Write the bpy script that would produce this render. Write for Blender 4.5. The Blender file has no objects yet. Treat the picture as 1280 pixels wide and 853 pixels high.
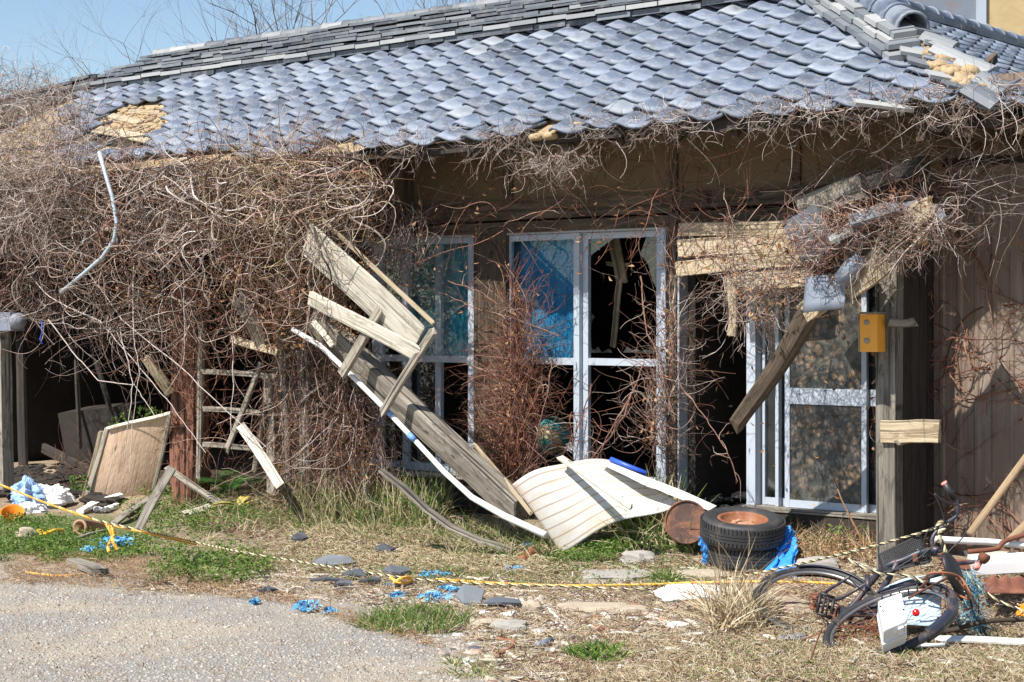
import bpy, math, random
import numpy as np
from mathutils import Vector, Matrix, noise as mnoise
random.seed(7); RNG = np.random.default_rng(7)
SC = bpy.context.scene
COL = SC.collection
R = math.radians
# ------------------------------------------------------------------ camera
F, CX, CY, H = 2200.0, 640.0, 400.0, 1.6
cam = bpy.data.cameras.new('camera'); camo = bpy.data.objects.new('camera', cam); COL.objects.link(camo)
camo.location = (0, 0, H); camo.rotation_euler = (R(90), 0, 0)
cam.sensor_width = 36; cam.lens = 36 * F / 1280; cam.shift_y = (400 - 426.5) / 1280 * -1 * -1
cam.clip_end = 3000; SC.camera = camo
# ------------------------------------------------------------------ light
EL, AZ = 51.0, 46.0      # sun elevation; azimuth, degrees west of straight behind the camera
tosun = Vector((-math.sin(R(AZ)) * math.cos(R(EL)), -math.cos(R(AZ)) * math.cos(R(EL)), math.sin(R(EL))))
w = bpy.data.worlds.new("World"); SC.world = w; w.use_nodes = True
nt = w.node_tree; nt.nodes.clear()
sky = nt.nodes.new('ShaderNodeTexSky'); sky.sky_type = 'NISHITA'; sky.sun_disc = False
sky.sun_elevation = R(EL); sky.sun_rotation = math.atan2(tosun.x, tosun.y); sky.air_density = 1.0; sky.dust_density = 0.2; sky.ozone_density = 1.6
bg = nt.nodes.new('ShaderNodeBackground'); bg.inputs[1].default_value = 0.092
wo = nt.nodes.new('ShaderNodeOutputWorld'); nt.links.new(sky.outputs[0], bg.inputs[0]); nt.links.new(bg.outputs[0], wo.inputs[0])
sun = bpy.data.lights.new('sun', 'SUN'); suno = bpy.data.objects.new('sun', sun); COL.objects.link(suno)
sun.energy = 5.0; sun.angle = R(0.5); sun.color = (1.0, 0.95, 0.87)
suno.rotation_euler = tosun.to_track_quat('Z', 'Y').to_euler(); suno.location = tosun * 30
SC.view_settings.view_transform = 'Standard'; SC.view_settings.look = 'None'
SC.view_settings.exposure = 0.66; SC.view_settings.gamma = 1; SC.view_settings.use_curve_mapping = False
SC.cycles.max_bounces = 6; SC.cycles.transparent_max_bounces = 12
# ------------------------------------------------------------------ coordinates
TH = R(38.8); UX, UY = math.cos(TH), -math.sin(TH); NX, NY = math.sin(TH), math.cos(TH)
OX, OY = 0.233, 12.8
CN = OX * NX + OY * NY
def W(px, py, Y): return Vector(((px - CX) / F * Y, Y, H - (py - CY) / F * Y))
def HP(px, py, v):                       # point on the vertical plane v metres behind the facade
    a = (px - CX) / F
    return W(px, py, (CN + v) / (NX * a + NY))
def HS(s, v, z): return Vector((OX + s * UX + v * NX, OY + s * UY + v * NY, z))
def SV(p): return ((p[0]-OX)*UX+(p[1]-OY)*UY, (p[0]-OX)*NX+(p[1]-OY)*NY)
def spx(px, v=0.0): return SV(HP(px, 400, v))[0]
def proj(p): return (CX + F * p[0] / p[1], CY - F * (p[2] - H) / p[1])
EZ, EV, M = 2.85, -0.7, 0.506            # eave height, eave plane, roof pitch
CS = 3.71                                # s of the eave corner
AL = math.atan(M)
def roof_hit(px, py, off=0.0):
    a = (px - CX) / F; b = -(py - CY) / F; k = NX * a + NY
    Y = (EZ + off - H + (-EV - CN) * M) / (b - k * M)
    return W(px, py, Y)
def sstep(a, b, x):
    t = min(1, max(0, (x - a) / (b - a))); return t * t * (3 - 2 * t)
def G(x, y):
    v = (x - OX) * NX + (y - OY) * NY
    z = 0.15 * sstep(-.95, -0.1, v)
    if y > 4 and y < 22: z += 0.035 * mnoise.noise(Vector((x * 0.9, y * 0.9, 3.1))) * sstep(-4.2, -2.2, v) + 0.012 * mnoise.noise(Vector((x * 4, y * 4, 0)))* sstep(-4.5, -3.0, v)
    return z
def gp(px, py, up=0.0):
    k = F / (py - CY); a, b = (H - .3 - max(up, 0)) * k, (H + .05) * k
    for _ in range(13):
        m_ = (a + b) / 2; p = W(px, py, m_)
        if p.z > G(p.x, p.y) + up: a = m_
        else: b = m_
    return W(px, py, (a + b) / 2)
def gnd(p, up=0.0): return Vector((p[0], p[1], G(p[0], p[1]) + up))
# ------------------------------------------------------------------ materials
MAT = {}
def mat(name, build):
    m = bpy.data.materials.new(name); m.use_nodes = True; t = m.node_tree; t.nodes.clear()
    out = t.nodes.new('ShaderNodeOutputMaterial'); b = t.nodes.new('ShaderNodeBsdfPrincipled')
    t.links.new(b.outputs[0], out.inputs[0]); build(t, b, out); MAT[name] = m; return m
def L(t, a, b): t.links.new(a, b)
def attr(t, n): x = t.nodes.new('ShaderNodeAttribute'); x.attribute_name = n; return x
def mapping(t, src, sc, loc=(0, 0, 0)):
    x = t.nodes.new('ShaderNodeMapping'); x.inputs['Scale'].default_value = sc; x.inputs['Location'].default_value = loc; L(t, src, x.inputs[0]); return x.outputs[0]
def noise(t, vec, scale, detail=4, rough=.6, dist=0):
    x = t.nodes.new('ShaderNodeTexNoise'); x.inputs['Scale'].default_value = scale; x.inputs['Detail'].default_value = detail
    x.inputs['Roughness'].default_value = rough; x.inputs['Distortion'].default_value = dist; L(t, vec, x.inputs['Vector']); return x.outputs['Fac']
def ramp(t, fac, stops, interp='LINEAR'):
    x = t.nodes.new('ShaderNodeValToRGB'); x.color_ramp.interpolation = interp; cr = x.color_ramp
    while len(cr.elements) < len(stops): cr.elements.new(0.5)
    for e, (p, c) in zip(cr.elements, stops):
        e.position = p; e.color = (c[0], c[1], c[2], 1) if not isinstance(c, (int, float)) else (c, c, c, 1)
    L(t, fac, x.inputs[0]); return x.outputs[0]
def mixc(t, fac, a, b, mode='MIX'):
    x = t.nodes.new('ShaderNodeMix'); x.data_type = 'RGBA'; x.blend_type = mode
    for i, s in ((0, fac), (6, a), (7, b)):
        if isinstance(s, (int, float)): x.inputs[i].default_value = s
        elif isinstance(s, tuple): x.inputs[i].default_value = (s[0], s[1], s[2], 1)
        else: L(t, s, x.inputs[i])
    return x.outputs[2]
def math_(t, op, a, b=0.0, c=None, clamp=False):
    x = t.nodes.new('ShaderNodeMath'); x.operation = op; x.use_clamp = clamp
    for i, s in enumerate((a, b) if c is None else (a, b, c)):
        if isinstance(s, (int, float)): x.inputs[i].default_value = s
        else: L(t, s, x.inputs[i])
    return x.outputs[0]
def bump(t, b, h, st=.5, d=.01):
    x = t.nodes.new('ShaderNodeBump'); x.inputs['Strength'].default_value = st; x.inputs['Distance'].default_value = d
    L(t, h, x.inputs['Height']); L(t, x.outputs[0], b.inputs['Normal'])
def obj_vec(t): return t.nodes.new('ShaderNodeTexCoord').outputs['Object']

def wood(name, dark, mid, light, rough=.85, crack=.5):
    def f(t, b, o):
        lc = attr(t, 'lc').outputs['Vector']
        g = noise(t, mapping(t, lc, (1.0, 22, 22)), 2.2, 6, .7, .5)
        g2 = noise(t, mapping(t, lc, (.8, 3.5, 3.5)), 2.0, 4, .6)
        cr = noise(t, mapping(t, lc, (.7, 40, 40)), 1.0, 3, .5, .3)
        c = ramp(t, g, [(.28, dark), (.5, mid), (.72, light)])
        c = mixc(t, ramp(t, g2, [(.35, 0), (.7, 1)]), c, mixc(t, .5, c, light), 'MIX')
        crk = ramp(t, cr, [(.34, 0), (.42, 1)])
        c = mixc(t, math_(t, 'MULTIPLY', math_(t, 'SUBTRACT', 1.0, crk), crack), c, tuple(x * .25 for x in dark))
        st_ = noise(t, mapping(t, lc, (2.2, 9, 9)), 1.6, 6, .75, .8)
        c = mixc(t, ramp(t, st_, [(.50, 0), (.62, .75)]), c, tuple(x * .8 for x in dark))
        kn = t.nodes.new('ShaderNodeTexVoronoi'); kn.inputs['Scale'].default_value = 1.0; L(t, mapping(t, lc, (3.5, 9, 1)), kn.inputs['Vector'])
        c = mixc(t, ramp(t, kn.outputs['Distance'], [(.06, .85), (.12, 0)]), c, tuple(x * .35 for x in dark))
        rv = attr(t, 'rnd').outputs['Fac']
        hs = t.nodes.new('ShaderNodeHueSaturation'); L(t, c, hs.inputs['Color']); L(t, math_(t, 'MULTIPLY_ADD', rv, .5, .75), hs.inputs['Value'])
        L(t, hs.outputs[0], b.inputs['Base Color']); b.inputs['Roughness'].default_value = rough
        bump(t, b, math_(t, 'ADD', g, math_(t, 'MULTIPLY', crk, .8)), .7, .006)
    return mat(name, f)
wood('wood_grey', (.085, .07, .055), (.235, .205, .165), (.44, .40, .335), crack=.95)
wood('wood_weathered', (.055, .048, .038), (.15, .135, .11), (.29, .265, .225), crack=.9)
wood('wood_tan', (.24, .175, .10), (.43, .34, .22), (.58, .49, .35), crack=.6)
wood('wood_pale', (.32, .285, .22), (.50, .46, .38), (.64, .60, .51), crack=.6)
wood('wood_brown', (.03, .02, .012), (.08, .055, .036), (.18, .135, .09))
wood('wood_dark', (.012, .009, .007), (.03, .022, .017), (.065, .05, .04))
wood('wood_ply', (.34, .22, .14), (.48, .34, .235), (.58, .44, .33), crack=.15)
wood('bark_red', (.07, .028, .018), (.22, .085, .05), (.36, .17, .11), crack=.9)
wood('pole', (.20, .13, .07), (.34, .24, .14), (.46, .34, .22), crack=.1)

def strand(name, stops, rough=.8, trans=0.0, spec=.3):
    def f(t, b, o):
        rv = attr(t, 'rnd').outputs['Fac']
        c = ramp(t, rv, stops)
        n = noise(t, obj_vec(t), 30, 2)
        hs = t.nodes.new('ShaderNodeHueSaturation'); L(t, c, hs.inputs['Color']); L(t, math_(t, 'MULTIPLY_ADD', n, .8, .6), hs.inputs['Value'])
        L(t, hs.outputs[0], b.inputs['Base Color']); b.inputs['Roughness'].default_value = rough
        b.inputs['Specular IOR Level'].default_value = spec
        if trans > 0:
            tr = t.nodes.new('ShaderNodeBsdfTranslucent'); L(t, hs.outputs[0], tr.inputs[0])
            mx = t.nodes.new('ShaderNodeMixShader'); mx.inputs[0].default_value = trans
            L(t, b.outputs[0], mx.inputs[1]); L(t, tr.outputs[0], mx.inputs[2]); L(t, mx.outputs[0], o.inputs[0])
    return mat(name, f)
strand('vine_grey', [(0, (.05, .035, .03)), (.3, (.20, .145, .115)), (.6, (.40, .325, .275)), (.85, (.60, .54, .50)), (1, (.30, .13, .09))])
strand('vine_gold', [(0, (.05, .03, .015)), (.3, (.20, .12, .06)), (.6, (.42, .30, .18)), (.85, (.62, .52, .38)), (1, (.36, .22, .12))])
strand('vine_gap_shade', [(0, (.008, .006, .005)), (.6, (.03, .02, .016)), (1, (.09, .06, .045))])  # near-black strands: shade of the thicket gaps painted as colour
strand('vine_red', [(0, (.06, .025, .018)), (.35, (.17, .065, .04)), (.65, (.28, .13, .09)), (.85, (.40, .28, .22)), (1, (.35, .12, .05))])
strand('vine_mixed', [(0, (.03, .016, .012)), (.35, (.13, .06, .042)), (.6, (.26, .145, .105)), (.82, (.44, .35, .30)), (.92, (.60, .53, .48)), (1, (.28, .095, .05))])
strand('dead_leaf', [(0, (.16, .07, .03)), (.5, (.36, .20, .10)), (.8, (.50, .34, .20)), (1, (.42, .15, .06))], trans=.25)
strand('straw', [(0, (.22, .15, .08)), (.35, (.42, .32, .19)), (.7, (.56, .46, .30)), (1, (.68, .60, .45))], trans=.15)
strand('straw_red', [(0, (.20, .10, .05)), (.4, (.36, .22, .12)), (.75, (.48, .34, .20)), (1, (.58, .46, .32))], trans=.1)
strand('leaf_green', [(0, (.04, .10, .015)), (.4, (.095, .19, .03)), (.75, (.17, .28, .05)), (1, (.34, .34, .12))], trans=.35)
strand('leaf_dark', [(0, (.02, .06, .015)), (.6, (.045, .12, .02)), (1, (.10, .20, .04))], trans=.3)
strand('grass_mix', [(0, (.05, .11, .02)), (.28, (.12, .20, .04)), (.42, (.24, .28, .09)), (.6, (.46, .38, .22)), (1, (.62, .53, .36))], trans=.25)
strand('grass_green', [(0, (.05, .11, .02)), (.45, (.11, .20, .035)), (.7, (.22, .29, .08)), (.85, (.42, .38, .20)), (1, (.55, .47, .29))], trans=.3)
strand('rubble', [(0, (.10, .09, .08)), (.3, (.30, .25, .20)), (.55, (.45, .38, .30)), (.8, (.55, .53, .50)), (.9, (.75, .74, .72)), (.95, (.42, .20, .10)), (1, (.08, .09, .12))])
strand('pebbles', [(0, (.22, .20, .17)), (.4, (.31, .285, .25)), (.85, (.37, .345, .305)), (.97, (.45, .43, .39)), (1, (.36, .28, .20))])
strand('twig_dark', [(0, (.05, .04, .04)), (.6, (.14, .10, .09)), (1, (.26, .19, .16))])
strand('rust', [(0, (.08, .03, .02)), (.5, (.20, .075, .04)), (1, (.33, .14, .07))], .75)
strand('net_blue', [(0, (.03, .12, .22)), (.5, (.08, .32, .45)), (1, (.35, .60, .70))])
strand('rope_orange', [(0, (.80, .33, .03)), (.5, (.86, .45, .07)), (1, (.70, .50, .18))])
strand('rope_bw', [(0, (.03, .03, .03)), (.45, (.05, .045, .04)), (.55, (.62, .52, .30)), (1, (.68, .60, .38))])

def plain(name, col, rough=.6, metal=0.0, var=.15, nscale=6, bumpst=0, dirt=None, dirtamt=.5, dscale=3, lo=.5, hi=.72):
    def f(t, b, o):
        v = obj_vec(t); n = noise(t, v, nscale, 5, .6)
        c = mixc(t, n, tuple(x * (1 - var) for x in col), tuple(min(1, x * (1 + var)) for x in col))
        if dirt:
            d = noise(t, v, dscale, 6, .7, .6); dm = ramp(t, d, [(lo, 0), (hi, 1)])
            c = mixc(t, math_(t, 'MULTIPLY', dm, dirtamt), c, dirt)
        L(t, c, b.inputs['Base Color']); b.inputs['Roughness'].default_value = rough; b.inputs['Metallic'].default_value = metal
        if bumpst: bump(t, b, noise(t, v, nscale * 4, 5, .65), bumpst, .008)
    return mat(name, f)
plain('aluminium', (.44, .49, .56), .5, .1, .05, 3, 0, (.26, .23, .20), .25, 1.6)
plain('tape_blue', (.16, .32, .68), .5)
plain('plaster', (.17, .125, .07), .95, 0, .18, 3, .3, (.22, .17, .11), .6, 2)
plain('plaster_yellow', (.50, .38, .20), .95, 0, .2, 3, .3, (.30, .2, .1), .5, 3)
plain('mud', (.42, .31, .18), 1, 0, .3, 14, 1.0, (.20, .14, .08), .7, 9)
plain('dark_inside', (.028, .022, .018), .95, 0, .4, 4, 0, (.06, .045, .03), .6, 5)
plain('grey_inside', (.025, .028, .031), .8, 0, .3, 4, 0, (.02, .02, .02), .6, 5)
plain('concrete', (.33, .31, .28), .95, 0, .2, 8, .6, (.26, .22, .17), .6, 6)
plain('stone_tan', (.40, .33, .25), .95, 0, .2, 8, .8, (.30, .23, .16), .6, 6)
plain('white_panel', (.84, .82, .77), .5, 0, .05, 3, 0, (.70, .54, .30), .6, 2.3)
plain('white_plastic', (.80, .82, .84), .35, 0, .05, 3, 0, (.55, .48, .38), .35, 6)
plain('pale_blue_plastic', (.50, .68, .80), .35, 0, .05, 3, 0, (.60, .60, .58), .4, 6)
plain('styrofoam', (.84, .83, .80), .8, 0, .05, 30, .4, (.4, .33, .24), .5, 12)
plain('blue_tarp', (.03, .26, .74), .45, 0, .25, 9, .3, (.35, .55, .8), .5, 14)
plain('blue_rag', (.10, .38, .64), .5, 0, .3, 20, .3, (.5, .7, .85), .5, 20)
plain('blue_paint', (.03, .10, .60), .4)
plain('blue_thin', (.32, .48, .75), .25, 0, .3, 10)
plain('rubber', (.028, .029, .032), .62, 0, .25, 14, .2, (.12, .105, .085), .45, 9)
plain('bike_tyre', (.028, .028, .032), .6, 0, .25, 14, .2, (.2, .17, .13), .5, 9)
plain('bike_paint', (.03, .034, .052), .42, .0, .2, 10, 0, (.24, .12, .07), .7, 16)
plain('fender_paint', (.03, .035, .055), .4, .0, .2, 8, 0, (.30, .18, .12), .6, 9)
plain('black_plastic', (.02, .02, .022), .5, 0, .2, 10)
plain('chrome', (.32, .31, .31), .4, .8, .1, 10, 0, (.28, .14, .08), .7, 20)
plain('rust_plate', (.17, .06, .035), .85, 0, .35, 9, .4, (.42, .22, .12), .6, 6)
plain('rust_dark', (.09, .05, .04), .75, .2, .35, 9, .3, (.30, .13, .07), .8, 9, .45, .62)
plain('rust_orange', (.24, .09, .04), .85, 0, .3, 12, .3, (.42, .28, .2), .5, 9)
plain('red_lens', (.65, .01, .015), .2)
plain('pink_cap', (.80, .28, .22), .5, 0, .1)
plain('orange_plastic', (.80, .26, .02), .4)
plain('orange_paint', (.85, .38, .04), .5, 0, .1, 5, 0, (.65, .27, .05), .4, 10)
plain('yellow_plastic', (.85, .50, .05), .4)
plain('clay', (.42, .24, .16), .85)
plain('metal_grey', (.20, .23, .28), .7, .2, .15, 5, 0, (.25, .17, .12), .5, 5)
plain('pvc', (.78, .78, .78), .4, 0, .05, 5, 0, (.55, .5, .42), .4, 5)
plain('conduit', (.44, .50, .56), .45, .2, .12, 8, 0, (.30, .24, .2), .5, 8)
plain('globe_map', (.06, .30, .30), .45, 0, .2, 4, 0, (.50, .38, .20), .9, 9, .5, .54)
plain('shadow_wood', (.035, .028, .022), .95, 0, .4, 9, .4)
plain('litter_white', (.78, .80, .82), .5)
plain('yellow_fern', (.42, .33, .07), .6)

def f_tile(t, b, o):                      # smoked clay roof tile: silver grey with blotchy weathering
    rv = attr(t, 'rnd').outputs['Fac']; v = obj_vec(t); lc = attr(t, 'lc').outputs['Vector']
    c = ramp(t, rv, [(0, (.055, .07, .10)), (.25, (.10, .125, .175)), (.55, (.145, .178, .245)), (.82, (.20, .238, .305)), (1, (.27, .285, .29))])
    n = noise(t, v, 11, 6, .7, .5)
    c = mixc(t, ramp(t, n, [(.5, 0), (.7, .6)]), c, (.33, .35, .375))
    n2 = noise(t, v, 5, 4, .6)
    c = mixc(t, ramp(t, n2, [(.5, 0), (.66, .8)]), c, (.075, .09, .12))
    n3 = noise(t, v, 45, 2, .6)
    c = mixc(t, ramp(t, n3, [(.62, 0), (.70, .6)]), c, (.36, .32, .22))
    L(t, c, b.inputs['Base Color']); b.inputs['Metallic'].default_value = .05
    L(t, ramp(t, n, [(.3, .48), (.7, .72)]), b.inputs['Roughness'])
    bump(t, b, noise(t, v, 60, 4, .6), .25, .003)
mat('roof_tile', f_tile)
def f_tile2(t, b, o):
    rv = attr(t, 'rnd').outputs['Fac']; v = obj_vec(t)
    c = ramp(t, rv, [(0, (.05, .055, .065)), (.4, (.11, .125, .145)), (.7, (.19, .205, .22)), (1, (.36, .365, .36))])
    n = noise(t, v, 9, 6, .7, .5)
    c = mixc(t, ramp(t, n, [(.5, 0), (.7, .6)]), c, (.26, .265, .265))
    L(t, c, b.inputs['Base Color']); b.inputs['Roughness'].default_value = .6
    bump(t, b, noise(t, v, 50, 4, .6), .3, .004)
mat('ridge_tile', f_tile2)
def f_ground(t, b, o):
    v = obj_vec(t); ga = attr(t, 'gravel').outputs['Fac']; gr = attr(t, 'green').outputs['Fac']
    n = noise(t, v, 3.2, 7, .65, .3); n2 = noise(t, v, 30, 6, .75); n3 = noise(t, v, 110, 4, .7)
    dirt = ramp(t, n, [(.3, (.25, .18, .12)), (.5, (.37, .29, .20)), (.7, (.50, .41, .30))])
    dirt = mixc(t, ramp(t, n2, [(.42, 0), (.62, .75)]), dirt, (.19, .13, .085))
    dirt = mixc(t, ramp(t, n3, [(.55, 0), (.64, .8)]), dirt, (.58, .51, .40))
    gc = ramp(t, n3, [(.3, (.22, .20, .18)), (.5, (.345, .32, .29)), (.68, (.46, .44, .41))])
    gc = mixc(t, ramp(t, noise(t, v, .9, 5, .6, .4), [(.45, 0), (.6, .8)]), gc, (.49, .42, .32))
    gc = mixc(t, ramp(t, n2, [(.5, 0), (.7, .4)]), gc, (.26, .24, .22))
    gm = ramp(t, math_(t, 'ADD', ga, math_(t, 'ADD', math_(t, 'MULTIPLY', math_(t, 'SUBTRACT', n2, .5), 1.3), math_(t, 'MULTIPLY', math_(t, 'SUBTRACT', n, .5), 1.2))), [(.35, 0), (.68, 1)])
    c = mixc(t, gm, dirt, gc)
    grm = ramp(t, math_(t, 'MULTIPLY', gr, n2), [(.22, 0), (.42, .8)])
    c = mixc(t, grm, c, (.11, .16, .05))
    L(t, c, b.inputs['Base Color']); b.inputs['Roughness'].default_value = 1; b.inputs['Specular IOR Level'].default_value = .15
    bump(t, b, math_(t, 'ADD', math_(t, 'MULTIPLY', n2, 1.0), math_(t, 'MULTIPLY', n3, .5)), .9, .02)
mat('ground', f_ground)
def glassmat(name, tint, amt, rough=.05, dust=.1):
    def f(t, b, o):
        tr = t.nodes.new('ShaderNodeBsdfTransparent'); tr.inputs[0].default_value = (*tint, 1)
        gl = t.nodes.new('ShaderNodeBsdfGlossy'); gl.inputs['Roughness'].default_value = rough
        fr = t.nodes.new('ShaderNodeFresnel'); fr.inputs[0].default_value = 1.5
        mx = t.nodes.new('ShaderNodeMixShader'); L(t, math_(t, 'MULTIPLY_ADD', fr.outputs[0], amt, .02), mx.inputs[0])
        L(t, tr.outputs[0], mx.inputs[1]); L(t, gl.outputs[0], mx.inputs[2])
        df = t.nodes.new('ShaderNodeBsdfDiffuse'); df.inputs[0].default_value = (.30, .33, .33, 1)
        m2 = t.nodes.new('ShaderNodeMixShader'); n = noise(t, obj_vec(t), 6, 6, .7)
        L(t, ramp(t, n, [(.35, 0), (.8, dust * 2)]), m2.inputs[0]); L(t, mx.outputs[0], m2.inputs[1]); L(t, df.outputs[0], m2.inputs[2])
        L(t, m2.outputs[0], o.inputs[0])
    return mat(name, f)
glassmat('glass', (.93, .97, .98), .3, .03, .0)
glassmat('glass_dusty', (.80, .88, .90), .8, .08, .04)
def f_curtain(t, b, o):
    lc = attr(t, 'lc').outputs['Vector']; n = noise(t, mapping(t, lc, (14, 2.2, 1)), 1, 5, .65)
    rv = attr(t, 'rnd').outputs['Fac']
    c = mixc(t, rv, (.01, .23, .46), (.04, .27, .36))
    c = mixc(t, ramp(t, n, [(.5, 0), (.8, .6)]), c, (.25, .45, .50)); L(t, c, b.inputs['Base Color']); b.inputs['Roughness'].default_value = .8
    bump(t, b, n, .4, .02)
mat('curtain', f_curtain)
def f_pebblefilm(t, b, o):
    v = obj_vec(t); vo = t.nodes.new('ShaderNodeTexVoronoi'); vo.inputs['Scale'].default_value = 24; vo.inputs['Randomness'].default_value = 1
    L(t, mapping(t, v, (1, 1, 1)), vo.inputs['Vector'])
    c = ramp(t, vo.outputs['Distance'], [(.0, (.34, .23, .14)), (.42, (.20, .14, .09)), (.6, (.05, .048, .043))])
    big = noise(t, v, 4.5, 5, .7, .5)
    c = mixc(t, ramp(t, big, [(.40, 0), (.6, 1)]), (.07, .075, .07), c)
    cl = ramp(t, noise(t, v, 14, 4, .7), [(.4, .35), (.62, 1.2)])
    c = mixc(t, 1.0, c, cl, 'MULTIPLY')
    L(t, c, b.inputs['Base Color']); b.inputs['Roughness'].default_value = .45
mat('stained_glass_film', f_pebblefilm)
def f_siding(t, b, o):                     # brown corrugated metal cladding
    v = obj_vec(t); n = noise(t, v, 4, 6, .7, .5); n2 = noise(t, mapping(t, v, (9, 9, .6)), 2, 4, .6)
    c = mixc(t, n, (.16, .11, .078), (.26, .195, .15)); c = mixc(t, ramp(t, n2, [(.5, 0), (.75, .6)]), c, (.36, .31, .27))
    L(t, c, b.inputs['Base Color']); b.inputs['Roughness'].default_value = .55; b.inputs['Metallic'].default_value = .1
mat('siding', f_siding)
def f_whitesheet(t, b, o):
    lc = attr(t, 'lc').outputs['Vector']; sx = t.nodes.new('ShaderNodeSeparateXYZ'); L(t, lc, sx.inputs[0])
    n = noise(t, lc, 3.5, 6, .7, .4)
    c = mixc(t, ramp(t, n, [(.42, 0), (.66, .8)]), (.62, .61, .60), (.55, .46, .31))
    e = math_(t, 'ADD', math_(t, 'MULTIPLY', sx.outputs[0], -9.0), math_(t, 'MULTIPLY', sx.outputs[1], -1.6))
    rs = math_(t, 'ADD', math_(t, 'ADD', e, math_(t, 'MULTIPLY', n, 1.8)), -.2, clamp=True)
    c = mixc(t, rs, c, (.45, .20, .08))
    rib = math_(t, 'ABSOLUTE', math_(t, 'SUBTRACT', math_(t, 'FRACT', math_(t, 'MULTIPLY', sx.outputs[1], 8.0)), .5))
    c = mixc(t, ramp(t, rib, [(.0, .85), (.05, .7), (.09, 0)]), c, (.36, .24, .15))
    L(t, c, b.inputs['Base Color']); b.inputs['Roughness'].default_value = .5
mat('white_sheet', f_whitesheet)
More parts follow.
